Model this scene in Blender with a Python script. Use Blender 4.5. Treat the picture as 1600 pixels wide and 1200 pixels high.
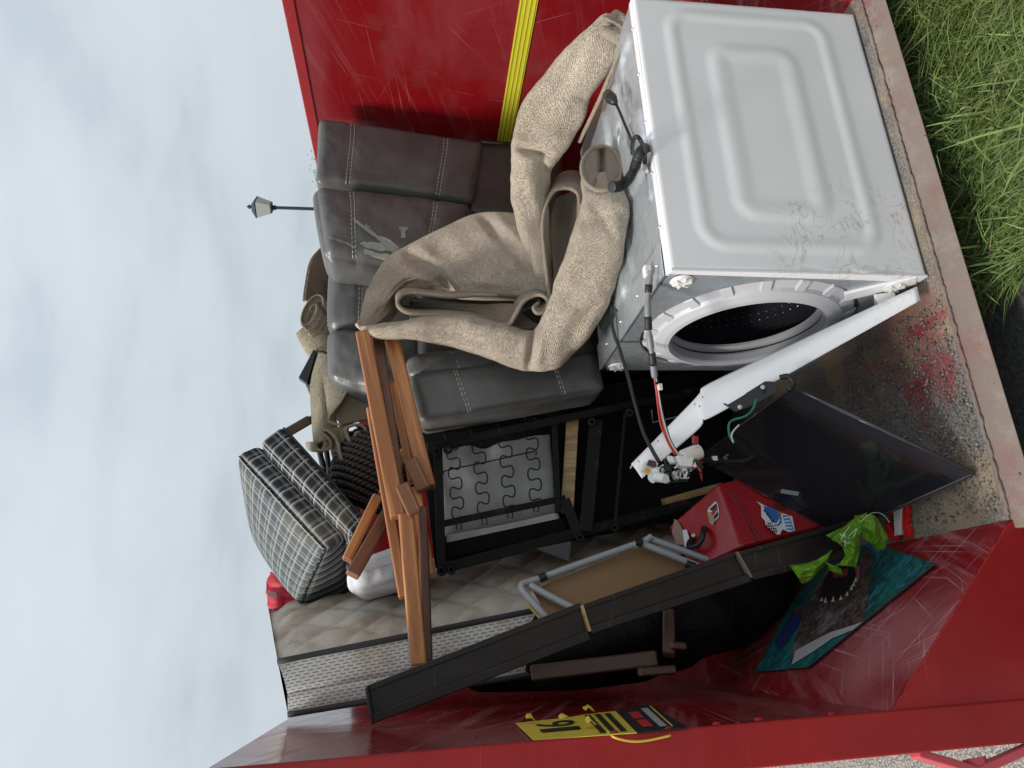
import bpy, bmesh, math, random
import numpy as np
from mathutils import Vector as V, Matrix, noise
for o in list(bpy.data.objects): bpy.data.objects.remove(o)
S = bpy.context.scene; C = S.collection
random.seed(4); rng = np.random.default_rng(7)
# ---------------------------------------------------------------- camera
F = 1090.0; H = 1.3
yaw = math.atan2(400, math.hypot(F, 149)); pitch = math.atan2(149, F)
fw = V((math.sin(yaw)*math.cos(pitch), math.cos(yaw)*math.cos(pitch), -math.sin(pitch)))
rt = V((math.cos(yaw), -math.sin(yaw), 0)); up = rt.cross(fw); EYE = V((0, 0, H))
cam = bpy.data.cameras.new('camera'); co = bpy.data.objects.new('camera', cam); C.objects.link(co)
cam.sensor_width = 36; cam.lens = 36*F/1600; cam.clip_start = .05; cam.clip_end = 3000
m = Matrix((-up, rt, -fw)).transposed().to_4x4(); m.translation = EYE; co.matrix_world = m   # phone held upright, picture stored on its side
S.camera = co
# ---------------------------------------------------------------- world: overcast sky over a Nishita sky
SUN_EL, SUN_AZ = math.radians(55), math.radians(264)     # azimuth of the sun, clockwise from +Y
w = bpy.data.worlds.new('World'); S.world = w; w.use_nodes = True
nt = w.node_tree; nt.nodes.clear()
def wn(t, **k):
    n = nt.nodes.new(t)
    for a, b in k.items(): setattr(n, a, b)
    return n
sky = wn('ShaderNodeTexSky', sky_type='NISHITA', sun_disc=False, sun_elevation=SUN_EL, sun_rotation=SUN_AZ, air_density=1.5, dust_density=3)
tc = wn('ShaderNodeTexCoord'); mp = wn('ShaderNodeMapping'); mp.inputs['Scale'].default_value = (1.5, 1.5, 4.6)
mp.inputs['Location'].default_value = (.37, .1, .25)
n1 = wn('ShaderNodeTexNoise'); n1.inputs['Scale'].default_value = 2.3; n1.inputs['Detail'].default_value = 8; n1.inputs['Roughness'].default_value = .50; n1.inputs['Distortion'].default_value = .12
rp = wn('ShaderNodeValToRGB'); cr = rp.color_ramp
cr.elements[0].position = .33; cr.elements[0].color = (.525, .59, .65, 1)
cr.elements[1].position = .62; cr.elements[1].color = (.64, .695, .75, 1)
e = cr.elements.new(.43); e.color = (.585, .65, .708, 1)
e = cr.elements.new(.50); e.color = (.615, .672, .73, 1)
sc = wn('ShaderNodeVectorMath', operation='SCALE'); sc.inputs['Scale'].default_value = .10
mx = wn('ShaderNodeMix', data_type='RGBA'); mx.inputs[0].default_value = .94
bg = wn('ShaderNodeBackground'); bg.inputs['Strength'].default_value = .58
out = wn('ShaderNodeOutputWorld')
L = nt.links.new
L(tc.outputs['Generated'], mp.inputs['Vector']); L(mp.outputs[0], n1.inputs['Vector']); L(n1.outputs['Fac'], rp.inputs[0])
L(sky.outputs[0], sc.inputs[0]); L(sc.outputs[0], mx.inputs[6]); sx = wn('ShaderNodeSeparateXYZ'); L(tc.outputs['Generated'], sx.inputs[0]); el = wn('ShaderNodeMath', operation='MULTIPLY_ADD'); L(sx.outputs[2], el.inputs[0]); el.inputs[1].default_value = .42; el.inputs[2].default_value = .84; s2 = wn('ShaderNodeVectorMath', operation='SCALE'); L(rp.outputs[0], s2.inputs[0]); L(el.outputs[0], s2.inputs['Scale']); L(s2.outputs[0], mx.inputs[7]); L(mx.outputs[2], bg.inputs[0]); L(bg.outputs[0], out.inputs[0])
sl = bpy.data.lights.new('sun', 'SUN'); sl.energy = 1.9; sl.angle = math.radians(12); sl.color = (1, .96, .9)
so = bpy.data.objects.new('sun', sl); C.objects.link(so); so.location = (-3, -4, 9)
sd = V((math.sin(SUN_AZ)*math.cos(SUN_EL), math.cos(SUN_AZ)*math.cos(SUN_EL), math.sin(SUN_EL)))
so.rotation_euler = sd.to_track_quat('Z', 'Y').to_euler()
S.render.engine = 'CYCLES'; vs = S.view_settings
vs.view_transform = 'Standard'; vs.look = 'None'; vs.gamma = 1; vs.exposure = 0.95; vs.use_curve_mapping = False
# ---------------------------------------------------------------- where a picture point lies in the place
def ray(x, y): return fw*F + rt*(1200-y-600) - up*(x-800)
def P(x, y, Y): d = ray(x, y); return EYE + d*(Y/d.y)
def PX(x, y, X): d = ray(x, y); return EYE + d*(X/d.x)
def PZ(x, y, Z): d = ray(x, y); return EYE + d*((Z-H)/d.z)
def PP(x, y, p, n): d = ray(x, y); return EYE + d*((p-EYE).dot(n)/d.dot(n))
def proj(p): q = p-EYE; d = q.dot(fw); return (800-q.dot(up)/d*F, 600-q.dot(rt)/d*F)
def crease(g, segs):                      # press folds (or raise ridges) into a soft mesh along lines
    for i, v in enumerate(g.v):
        p = V(v); x, y = proj(p); h = 0
        for (ax, ay, bx, by, w_, dp) in segs:
            ux, uy = bx-ax, by-ay; l2 = ux*ux+uy*uy; t = max(0, min(1, ((x-ax)*ux+(y-ay)*uy)/l2)); d = math.hypot(x-ax-ux*t, y-ay-uy*t); h += dp*math.exp(-(d/w_)**2)*(.35+.65*math.sin(math.pi*min(1, max(0, t*.8+.1))))
        if h: g.v[i] = tuple(p+(p-EYE).normalized()*h)
    return g
def pxm(n, p): return n*(p-EYE).dot(fw)/F
# ---------------------------------------------------------------- things
def link(o, parent=None):
    C.objects.link(o)
    if parent is not None:
        o.parent = parent; o.matrix_parent_inverse = parent.matrix_world.inverted() if parent.type != 'EMPTY' else Matrix.Translation(-parent.location)
    return o
def thing(name, label, cat, loc=(0, 0, 0), group=None):
    o = bpy.data.objects.new(name, None); o.location = loc; o.empty_display_size = .1; C.objects.link(o)
    o['label'] = label; o['category'] = cat
    if group: o['group'] = group
    return o
def tag(o, label, cat, group=None):
    o['label'] = label; o['category'] = cat
    if group: o['group'] = group
    return o
class G:
    def __init__(s): s.v = []; s.f = []; s.uv = []; s.mi = []; s.cur = 0
    def add(s, vs, fs, uvs=None):
        k = len(s.v); s.v += [tuple(q) for q in vs]; s.f += [tuple(i+k for i in f) for f in fs]
        s.uv += (uvs if uvs else [(0, 0)]*len(vs)); s.mi += [s.cur]*len(fs); return s
    def hexa(s, c):                      # 4 corners of the front, 4 of the back
        c = [V(q) for q in c]
        return s.add(c, [(0, 1, 2, 3), (7, 6, 5, 4), (0, 4, 5, 1), (1, 5, 6, 2), (2, 6, 7, 3), (3, 7, 4, 0)])
    def box(s, o, a, b, c):
        o, a, b, c = V(o), V(a), V(b), V(c)
        if a.cross(b).dot(c) > 0: a, b = b, a
        return s.hexa([o, o+a, o+a+b, o+b, o+c, o+a+c, o+a+b+c, o+b+c])
    def aabb(s, x0, x1, y0, y1, z0, z1): return s.box((x0, y0, z0), (x1-x0, 0, 0), (0, y1-y0, 0), (0, 0, z1-z0))
    def beam(s, p, q, w, t, ref=None):   # straight bar p-q, w across (seen), t in depth
        p, q = V(p), V(q); d = (q-p); r = V(ref) if ref else ((p+q)/2-EYE)
        sd_ = d.cross(r).normalized(); dp = sd_.cross(d).normalized()
        if dp.dot(r) < 0: dp = -dp
        return s.box(p-sd_*w/2, d, sd_*w, dp*t)
    def prism(s, poly, th):
        n = len(poly); poly = [V(q) for q in poly]; th = V(th)
        nrm = V((0, 0, 0))
        for i in range(n): nrm += poly[i].cross(poly[(i+1) % n])
        if nrm.dot(th) > 0: poly = poly[::-1]
        fs = [tuple(range(n)), tuple(range(2*n-1, n-1, -1))] + [(i, i+n, (i+1) % n+n, (i+1) % n) for i in range(n)]
        return s.add(poly+[q+th for q in poly], fs)
    def tube(s, pts, r, n=8, cap=True):
        pts = [V(q) for q in pts]; m_ = len(pts); rr = r if isinstance(r, (list, tuple)) else [r]*m_
        t0 = (pts[1]-pts[0]).normalized(); a = t0.orthogonal().normalized(); vs_, uv = [], []; l = 0
        for i, p in enumerate(pts):
            t = (pts[min(i+1, m_-1)]-pts[max(i-1, 0)]).normalized(); a = (a-t*a.dot(t)).normalized(); b = t.cross(a)
            if i: l += (p-pts[i-1]).length
            for k in range(n):
                g = 2*math.pi*k/n; vs_.append(p+(a*math.cos(g)+b*math.sin(g))*rr[i]); uv.append((l, rr[i]*g))
        fs = [(i*n+k, i*n+(k+1) % n, (i+1)*n+(k+1) % n, (i+1)*n+k) for i in range(m_-1) for k in range(n)]
        if cap: fs += [tuple(range(n-1, -1, -1)), tuple(range((m_-1)*n, m_*n))]
        return s.add(vs_, fs, uv)
    def lathe(s, prof, o, ax, n=32, full=True):
        o, ax = V(o), V(ax).normalized(); a = ax.orthogonal().normalized(); b = ax.cross(a); vs_ = []
        for r, h in prof:
            for k in range(n): g = 2*math.pi*k/n; vs_.append(o+ax*h+(a*math.cos(g)+b*math.sin(g))*r)
        return s.add(vs_, [(i*n+k, i*n+(k+1) % n, (i+1)*n+(k+1) % n, (i+1)*n+k) for i in range(len(prof)-1) for k in range(n)])
    def grid(s, fn, nu, nv, su=1, sv=1):
        vs_ = [fn(i/nu, j/nv) for i in range(nu+1) for j in range(nv+1)]
        uv = [(i/nu*su, j/nv*sv) for i in range(nu+1) for j in range(nv+1)]
        return s.add(vs_, [(i*(nv+1)+j, (i+1)*(nv+1)+j, (i+1)*(nv+1)+j+1, i*(nv+1)+j+1) for i in range(nu) for j in range(nv)], uv)
    def blob(s, p, r, ax=(1, 1, 1)):
        b = bmesh.new(); bmesh.ops.create_icosphere(b, subdivisions=2, radius=r)
        vs_ = [V(p)+V((q.co.x*ax[0], q.co.y*ax[1], q.co.z*ax[2])) for q in b.verts]; fs = [tuple(x.index for x in f.verts) for f in b.faces]
        b.free(); return s.add(vs_, fs)
    def obj(s, name, mat, parent=None, smooth=False, bevel=0, solid=0, sub=0, seg=2):
        me = bpy.data.meshes.new(name); me.from_pydata(s.v, [], s.f)
        for mm in (mat if isinstance(mat, (list, tuple)) else [mat]): me.materials.append(mm)
        if any(s.mi): me.polygons.foreach_set('material_index', s.mi)
        if any(u != (0, 0) for u in s.uv):
            ul = me.uv_layers.new(name='UVMap'); li = np.zeros(len(me.loops), dtype=np.int32); me.loops.foreach_get('vertex_index', li)
            ul.data.foreach_set('uv', np.array(s.uv, dtype=np.float32)[li].ravel())
        if smooth: me.polygons.foreach_set('use_smooth', [True]*len(me.polygons))
        me.update(); o = bpy.data.objects.new(name, me); link(o, parent)
        if solid: q = o.modifiers.new('solid', 'SOLIDIFY'); q.thickness = solid; q.offset = -1
        if bevel:
            q = o.modifiers.new('bevel', 'BEVEL'); q.width = bevel; q.segments = seg; q.limit_method = 'ANGLE'; q.angle_limit = math.radians(35)
            if not smooth: me.polygons.foreach_set('use_smooth', [True]*len(me.polygons)); q.harden_normals = True
        if sub: q = o.modifiers.new('sub', 'SUBSURF'); q.levels = q.render_levels = sub
        return o
def spl(pts, k=8):                       # Catmull-Rom through tuples of any size
    A = np.array([tuple(q) for q in pts], float); n = len(A); out_ = []
    for i in range(n-1):
        p0, p1, p2, p3 = A[max(i-1, 0)], A[i], A[i+1], A[min(i+2, n-1)]
        for j in range(k):
            t = j/k; out_.append(.5*(2*p1+(p2-p0)*t+(2*p0-5*p1+4*p2-p3)*t*t+(3*p1-p0-3*p2+p3)*t**3))
    out_.append(A[-1]); return out_
def patchfn(rows):                       # smooth sheet through rows of control points
    R = [np.array([tuple(q) for q in r], float) for r in rows]
    def cr1(A, t):
        n = len(A)-1; x = min(t*n, n-1e-6); i = int(x); f = x-i
        p0, p1, p2, p3 = A[max(i-1, 0)], A[i], A[i+1], A[min(i+2, n)]
        return .5*(2*p1+(p2-p0)*f+(2*p0-5*p1+4*p2-p3)*f*f+(3*p1-p0-3*p2+p3)*f**3)
    return lambda u, v: V(cr1([cr1(r, v) for r in R], u))
class Cushion:                           # padded block through 8 corners (front a,b,c,d then back)
    def __init__(s, c8, r=.035, bulge=(.0, .0, .02), wr=.004, ws=9):
        s.c = [V(q) for q in c8]; c = s.c; s.gr = (); s.r = r; s.bu = bulge; s.wr = wr; s.ws = ws
        s.L = ((c[1]-c[0]).length, (c[3]-c[0]).length, (c[4]-c[0]).length)
    def at(s, a, b, c_, off=0):          # each in -1..1; c_=-1 is the front
        q = [a, b, c_]; L_ = s.L; o = []
        r = min(s.r, min(L_)*.49)
        inn = [max(-(L_[i]/2-r), min(L_[i]/2-r, q[i]*L_[i]/2)) for i in range(3)]
        d = V([q[i]*L_[i]/2-inn[i] for i in range(3)])
        if d.length > 1e-9: d = d.normalized()*(r+off)
        for i in range(3):
            j, k = (i+1) % 3, (i+2) % 3
            o.append(((inn[i]+d[i])/(L_[i]/2)) + (2*s.bu[i]/L_[i])*q[i]*(max(0, 1-q[j]**2)**.6)*(max(0, 1-q[k]**2)**.6))
        u, v, w_ = [(x+1)/2 for x in o]; c = s.c
        p = ((c[0]*(1-u)+c[1]*u)*(1-v)+(c[3]*(1-u)+c[2]*u)*v)*(1-w_)+((c[4]*(1-u)+c[5]*u)*(1-v)+(c[7]*(1-u)+c[6]*u)*v)*w_
        for gv in s.gr: p = p-(c[0]-c[4]).normalized()*.007*math.exp(-((a-gv)/.035)**2)*(1 if c_ < -.5 else .3)
        if s.wr:
            e1 = (c[1]-c[0]).normalized(); n_ = noise.noise(p*s.ws)*.6+noise.noise(V((p.x*s.ws*2.2, p.y*s.ws, p.z*s.ws*3)))*.4
            p = p+(c[0]-c[4]).normalized()*n_*s.wr
        return p
    def build(s, name, mat, parent, n=22):
        b = bmesh.new(); bmesh.ops.create_cube(b, size=2); bmesh.ops.subdivide_edges(b, edges=b.edges[:], cuts=n, use_grid_fill=True)
        g = G(); vs_ = [s.at(*q.co) for q in b.verts]; fs = [tuple(x.index for x in f.verts) for f in b.faces]
        uv = [((q.co.x+1)/2*s.L[0], (q.co.y+1)/2*s.L[1]+(q.co.z+1)/2*s.L[2]) for q in b.verts]
        b.free(); g.add(vs_, fs, uv); o = g.obj(name, mat, parent, smooth=True)
        bmm = bmesh.new(); bmm.from_mesh(o.data); bmesh.ops.recalc_face_normals(bmm, faces=bmm.faces[:]); bmm.to_mesh(o.data); bmm.free()
        return o
    def seam(s, name, mat, parent, path, r=.0015, dash=.011, gap=.005, off=.0012):
        pts = [s.at(*q, off=off) for q in spl(path, 14)]; g = G(); l = 0; cur = [pts[0]]; pen = True
        for a, b in zip(pts, pts[1:]):
            n_ = max(1, int((b-a).length/.002))
            for k in range(1, n_+1):
                p = a.lerp(b, k/n_); l += (b-a).length/n_
                if pen:
                    if l > dash: g.tube(cur+[p], r, 4); pen = False; l = 0
                elif l > gap: pen = True; l = 0; cur = [p]
        return g.obj(name, mat, parent)
def sweep(path, n=20, e=2.4, wob=.006, k=8, cap=True, twist=0):   # path: (x, y, Y, half width px, half depth m): soft rolled cloth
    pts = spl(path, k); g = G(); vs_, uv = [], []; l = 0; ce = [P(q[0], q[1], q[2]) for q in pts]; m_ = len(ce)
    for i, (q, c) in enumerate(zip(pts, ce)):
        t = (ce[min(i+1, m_-1)]-ce[max(i-1, 0)]).normalized(); vw = (c-EYE).normalized(); sd_ = t.cross(vw).normalized(); dp = sd_.cross(t).normalized()
        if dp.dot(vw) < 0: dp = -dp
        if i: l += (c-ce[i-1]).length
        hw = max(.002, pxm(q[3], c)); hd = max(.002, q[4])
        for j in range(n):
            a = 2*math.pi*j/n; cs, sn = math.cos(a), math.sin(a)
            p = c+sd_*hw*math.copysign(abs(cs)**(2/e), cs)+dp*hd*math.copysign(abs(sn)**(2/e), sn)
            p = p+(p-c).normalized()*(noise.noise(p*11)*wob+noise.noise(p*27)*wob*.35); vs_.append(p); uv.append((l, a/(2*math.pi)*(2*(hw+hd)*1.6)))
    fs = [(i*n+j, i*n+(j+1) % n, (i+1)*n+(j+1) % n, (i+1)*n+j) for i in range(m_-1) for j in range(n)]
    if cap: fs += [tuple(range(n-1, -1, -1)), tuple(range((m_-1)*n, m_*n))]
    return g.add(vs_, fs, uv)
def ribbon(path, dep, th=.009, k=10, lean=(0, 0, 0)):   # sheet seen on its edge: path (x, y, Y), running back by dep metres
    pts = [P(*q[:3]) for q in spl(path, k)]; g = G(); ln = V(lean)
    bk = [p+((p-EYE).normalized()*dep+ln) for p in pts]; cum = [0]
    for a, b in zip(pts, pts[1:]): cum.append(cum[-1]+(b-a).length)
    vs_, uv = [], []
    for p, q, c in zip(pts, bk, cum):
        for j in range(5): vs_.append(p.lerp(q, j/4)); uv.append((c, j/4*dep))
    g.add(vs_, [(i*5+j, (i+1)*5+j, (i+1)*5+j+1, i*5+j+1) for i in range(len(pts)-1) for j in range(4)], uv)
    return g, pts
# ---------------------------------------------------------------- materials
class M:
    def __init__(s, name, col=(.5, .5, .5), rough=.5, metal=0, coat=0, spec=.5, **kw):
        s.m = bpy.data.materials.new(name); s.m.use_nodes = True; s.t = s.m.node_tree; s.b = s.t.nodes['Principled BSDF']
        s.set('Base Color', (*col, 1)); s.set('Roughness', rough); s.set('Metallic', metal); s.set('Coat Weight', coat); s.set('Specular IOR Level', spec)
        if coat: s.set('Coat Roughness', kw.get('cr', .08))
        s.c = None
    def set(s, k, v):
        if hasattr(v, 'is_linked'): s.t.links.new(v, s.b.inputs[k])
        else: s.b.inputs[k].default_value = v
        return s
    def nd(s, t, **k):
        n = s.t.nodes.new(t)
        for a, b in k.items(): setattr(n, a, b)
        return n
    def co(s, kind='Object'):
        if s.c is None: s.c = s.nd('ShaderNodeTexCoord')
        return s.c.outputs[kind]
    def lk(s, v, i):
        if hasattr(v, 'is_linked'): s.t.links.new(v, i)
        elif isinstance(v, (tuple, list)) and len(v) == 3 and i.type == 'RGBA': i.default_value = (*v, 1)
        else: i.default_value = v
    def map(s, scale=(1, 1, 1), rot=(0, 0, 0), loc=(0, 0, 0), vec=None):
        n = s.nd('ShaderNodeMapping'); s.lk(vec if vec is not None else s.co(), n.inputs[0]); n.inputs['Scale'].default_value = scale; n.inputs['Rotation'].default_value = rot; n.inputs['Location'].default_value = loc
        return n.outputs[0]
    def noise(s, sc, det=4, vec=None, ro=.55, dist=0):
        n = s.nd('ShaderNodeTexNoise'); s.lk(vec if vec is not None else s.co(), n.inputs['Vector'])
        n.inputs['Scale'].default_value = sc; n.inputs['Detail'].default_value = det; n.inputs['Roughness'].default_value = ro; n.inputs['Distortion'].default_value = dist
        return n.outputs['Fac']
    def vor(s, sc, vec=None, feat='F1', outp='Distance', rnd=1):
        n = s.nd('ShaderNodeTexVoronoi', feature=feat); s.lk(vec if vec is not None else s.co(), n.inputs['Vector']); n.inputs['Scale'].default_value = sc; n.inputs['Randomness'].default_value = rnd
        return n.outputs[outp]
    def math(s, op, a, b=0., c=0.):
        n = s.nd('ShaderNodeMath', operation=op); s.lk(a, n.inputs[0]); s.lk(b, n.inputs[1]); s.lk(c, n.inputs[2]); return n.outputs[0]
    def sm(s, v, a, b):                  # smoothstep a..b
        n = s.nd('ShaderNodeMapRange', interpolation_type='SMOOTHSTEP'); s.lk(v, n.inputs[0]); n.inputs[1].default_value = a; n.inputs[2].default_value = b; return n.outputs[0]
    def mix(s, f, a, b, mode='MIX'):
        n = s.nd('ShaderNodeMix', data_type='RGBA', blend_type=mode); s.lk(f, n.inputs[0]); s.lk(a, n.inputs[6]); s.lk(b, n.inputs[7]); return n.outputs[2]
    def xyz(s, vec=None):
        n = s.nd('ShaderNodeSeparateXYZ'); s.lk(vec if vec is not None else s.co(), n.inputs[0]); return n.outputs
    def bump(s, h, st=.3, d=.01):
        n = s.nd('ShaderNodeBump'); s.lk(h, n.inputs['Height']); n.inputs['Strength'].default_value = st; n.inputs['Distance'].default_value = d
        if s.b.inputs['Normal'].is_linked: s.lk(s.b.inputs['Normal'].links[0].from_socket, n.inputs['Normal'])
        s.set('Normal', n.outputs[0]); return s
    def frac(s, v, k, o=0.): return s.math('FRACT', s.math('MULTIPLY_ADD', v, k, o))
def scratches(q, amt=.5, streak=None):
    tot = None
    for i, th in enumerate((.12, .75, 1.35, 2.0, 2.7, .4)):
        a = q.sm(q.noise(1.0, 2, q.map((3, 2.2 if i % 2 else 1.1, 150), (0, 0, 0), (i*3.1, i*1.7, i), q.map((1, 1, 1), (th, 0, .0))), dist=.25), .70-amt*.06, .77-amt*.04); b = q.sm(q.noise(2.6, 2, q.map((1, 1, 1), loc=(i*5.3, 2, i))), .45, .62)
        c = q.math('MULTIPLY', a, b); tot = c if tot is None else q.math('MAXIMUM', tot, c)
    return tot
def mk_red(name, col=(.30, .010, .018), amt=.5, haze=.25, dirt=.2, rough=.24, sc_mix=.5):
    q = M(name, col, rough, coat=.15, cr=.10, spec=.3)
    v = q.noise(1.3, 5); c = q.mix(q.sm(v, .3, .75), [x*.82 for x in col], [min(1, x*1.15) for x in col])
    hz = q.math('MULTIPLY', q.math('MAXIMUM', q.sm(q.noise(2.4, 6, q.map((1, .5, 1.3)), dist=.8), .45, .8), q.math('MULTIPLY', q.sm(q.noise(1.6, 5, q.map((1.2, .7, 16), vec=q.map((1, 1, 1), (.35, 0, 0))), ro=.6), .50, .72), .9)), haze); c = q.mix(hz, c, (.42, .17, .18))
    s_ = scratches(q, amt); c = q.mix(q.math('MULTIPLY', s_, sc_mix), c, (.52, .27, .28))
    d = q.math('MULTIPLY', q.sm(q.noise(5, 8, ro=.7), .52, .75), dirt); c = q.mix(d, c, (.16, .11, .09))
    q.set('Base Color', c); q.set('Roughness', q.math('MULTIPLY_ADD', q.math('MAXIMUM', s_, hz), .35, rough)); q.bump(q.noise(1.6, 3), .35, .05); q.bump(q.noise(7, 3), .12, .008); q.bump(s_, .1, .002)
    return q.m
RED = mk_red('red_paint', (.225, .005, .008), .1, .16, sc_mix=.34); RED_WORN = mk_red('red_paint_worn', (.18, .007, .010), .9, .45, .5, .2, .55); RED_SCUFF = mk_red('red_paint_scuffed', (.23, .008, .012), 1.5, .75, .45, .32, .7)
RED_OUT = mk_red('red_paint_outer', (.30, .008, .010), 0, .03, .12, .5, .15); RED_PINK = M('sun_faded_red_paint', (.52, .075, .095), .5).m
def mk_floor():
    q = M('worn_floor_steel', (.2, .15, .12), .8); x = q.xyz()
    dx = q.math('SUBTRACT', x[0], .66); dy = q.math('SUBTRACT', x[1], 1.55); rr_ = q.math('SQRT', q.math('ADD', q.math('MULTIPLY', dx, dx), q.math('MULTIPLY', q.math('MULTIPLY', dy, dy), 2.2))); a = q.sm(q.math('ADD', rr_, q.math('MULTIPLY_ADD', q.noise(6, 7, q.map((1, .8, 1)), ro=.68, dist=.5), .62, -.31)), .24, .13); b = q.sm(q.noise(7, 6, q.map((1.4, .5, 1)), ro=.7), .42, .62)
    grit = q.noise(160, 4, ro=.7); g = q.mix(q.sm(grit, .35, .7), (.085, .075, .065), (.27, .25, .225)); sand = q.mix(q.sm(grit, .3, .7), (.22, .16, .105), (.36, .28, .19))
    c = q.mix(q.sm(q.noise(4.2, 5, q.map(loc=(3, 1, 0))), .45, .62), g, sand)
    c = q.mix(q.math('MULTIPLY', a, q.math('MULTIPLY_ADD', b, .7, .3)), c, (.25, .028, .034))
    dk = q.sm(q.noise(9, 6, q.map((1, .35, 1)), ro=.75), .56, .68); c = q.mix(q.math('MULTIPLY', dk, .5), c, (.07, .055, .05))
    q.set('Base Color', c).bump(grit, .5, .006); return q.m
FLOOR = mk_floor()
def mk_sill():
    q = M('dusty_rusted_steel', (.2, .15, .12), .8); n = q.noise(6, 7, q.map((.6, 1, 1)), ro=.65)
    c = q.mix(q.math('MULTIPLY', q.sm(n, .45, .68), .7), (.19, .15, .125), (.21, .075, .06)); c = q.mix(q.math('MULTIPLY', q.sm(q.noise(11, 6, ro=.7), .48, .68), .8), c, (.24, .205, .18)); c = q.mix(q.sm(q.noise(18, 5, q.map((1.5, .6, 1))), .58, .7), c, (.24, .13, .09))
    q.set('Base Color', c).bump(q.noise(140, 4), .4, .004); return q.m
SILL = mk_sill()
def mk_white(name, dirt=True, col=(.86, .845, .855)):
    q = M(name, col, .28, coat=.35, cr=.12); c = q.mix(q.sm(q.noise(3, 4), .3, .8), col, [x*.95 for x in col])
    sp = q.sm(q.vor(38), .055, .03); sp = q.math('MULTIPLY', sp, q.sm(q.noise(6, 2), .55, .6)); c = q.mix(q.math('MULTIPLY', sp, .8), c, (.09, .06, .05))
    if dirt:
        x = q.xyz(); nn = q.noise(9, 6, ro=.7, dist=1.5)
        m1 = q.math('SUBTRACT', 1, q.sm(q.math('ADD', q.math('ABSOLUTE', q.math('SUBTRACT', x[0], .90)), q.math('MULTIPLY_ADD', nn, .22, -.10)), .09, .24))
        m2 = q.sm(x[2], .47, .32); line = q.math('ABSOLUTE', q.math('SUBTRACT', q.noise(8, 3, q.map((1, 1, 1.9), (0, .5, 0)), ro=.5, dist=2.8), .5)); ln = q.sm(line, .034, .006)
        msk = q.math('MULTIPLY', q.math('MULTIPLY', m1, m2), q.math('MULTIPLY_ADD', q.math('MULTIPLY', ln, q.sm(q.noise(11, 3, q.map(loc=(3, 3, 3))), .42, .6)), .9, q.math('MULTIPLY', q.sm(q.noise(14, 6, q.map((1, 1, .5), (0, .6, 0)), ro=.7, dist=1), .54, .72), .5)))
        c = q.mix(q.math('MULTIPLY', msk, .65), c, (.40, .30, .20)); q.set('Roughness', q.math('MULTIPLY_ADD', msk, .5, .3))
    q.set('Base Color', c); return q.m
WHITE = mk_white('white_enamel'); WHITE_P = mk_white('white_enamel_front', True, (.86, .85, .855)); WHITE_C = M('white_plastic', (.72, .71, .68), .4).m
def mk_galv():
    q = M('galvanised_steel', (.56, .60, .63), .42, .72); v = q.vor(60, outp='Color'); x = q.xyz(v)
    q.set('Base Color', q.mix(q.math('MULTIPLY', x[0], .6), (.60, .645, .68), (.42, .46, .49))); q.set('Roughness', q.math('MULTIPLY_ADD', q.noise(5, 5), .35, .2)); q.bump(q.noise(6, 2), .15, .02); return q.m
GALV = mk_galv()
GREYP = M('grey_plastic', (.40, .40, .42), .42).m; GREYP2 = M('pale_grey_plastic', (.50, .50, .52), .45).m
def mk_drum():
    q = M('drum_steel', (.05, .052, .062), .45, .6); q.bump(q.vor(70, rnd=.1), .4, .004); return q.m
DRUM = mk_drum(); BLK = M('black_plastic', (.012, .012, .013), .42).m; RUBB = M('black_rubber', (.015, .015, .016), .55).m
DARKSTEEL = M('dark_drum_shadow_steel', (.04, .042, .05), .5, .6).m
def mk_leather(name='dark_leather', col=(.102, .099, .094), tear=None):
    q = M(name, col, .40, spec=.55); n = q.noise(3.5, 5); c = q.mix(q.sm(n, .3, .75), [x*.75 for x in col], [x*1.3 for x in col])
    c = q.mix(q.math('MULTIPLY', q.sm(q.noise(2.1, 5, q.map(loc=(4, 4, 4))), .5, .75), .4), c, (.105, .098, .095))
    q.set('Roughness', q.math('MULTIPLY_ADD', q.noise(7, 5), .25, .28))
    q.bump(q.noise(4.5, 4, ro=.55, dist=.5), .28, .035); q.bump(q.noise(15, 4, ro=.6, dist=1.6), .16, .01); q.bump(q.noise(240, 3), .10, .002)
    q.set('Base Color', c); return q.m
LEA = mk_leather(); LEA2 = mk_leather('dark_leather_panel', (.05, .044, .044)); THREAD = M('pale_thread', (.55, .52, .47), .8).m
BACKING = M('torn_fabric_backing', (.30, .30, .275), .9).m
def mk_rug(name, col=(.83, .69, .535), pile=False):
    q = M(name, col, .95, spec=.15); u = q.xyz(q.co('UV'))
    if pile: h = q.noise(420, 3)
    else:
        a = q.math('SINE', q.math('MULTIPLY', u[0], 1250.)); b = q.math('SINE', q.math('MULTIPLY', u[1], 950.)); h = q.math('MULTIPLY_ADD', a, b, q.math('MULTIPLY', q.noise(230, 3), 1.8))
    st = q.noise(4.5, 6, ro=.65); c = q.mix(q.sm(st, .32, .72), [x*.80 for x in col], [min(1, x*1.12) for x in col])
    c = q.mix(q.math('MULTIPLY', q.sm(q.noise(3.1, 4, q.map(loc=(2, 7, 1))), .52, .72), .45), c, (col[0]*.92, col[1]*.86, col[2]*.62))
    fl = q.noise(210, 3, ro=.85); c = q.mix(q.math('MULTIPLY', q.sm(q.math('MULTIPLY_ADD', h, .10, fl), .66, .42), .42), c, q.mix(.8, c, (.24, .175, .12)))
    q.set('Base Color', c).bump(h, .9, .004); q.bump(fl, .9, .006); q.bump(q.noise(24, 4), .35, .012); q.set('Sheen Weight', .15); return q.m
RUG = mk_rug('beige_rug'); RUG_IN = mk_rug('beige_rug_pile', (.62, .50, .395), True); BIND = mk_rug('rug_binding', (.70, .57, .43), True)
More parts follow.
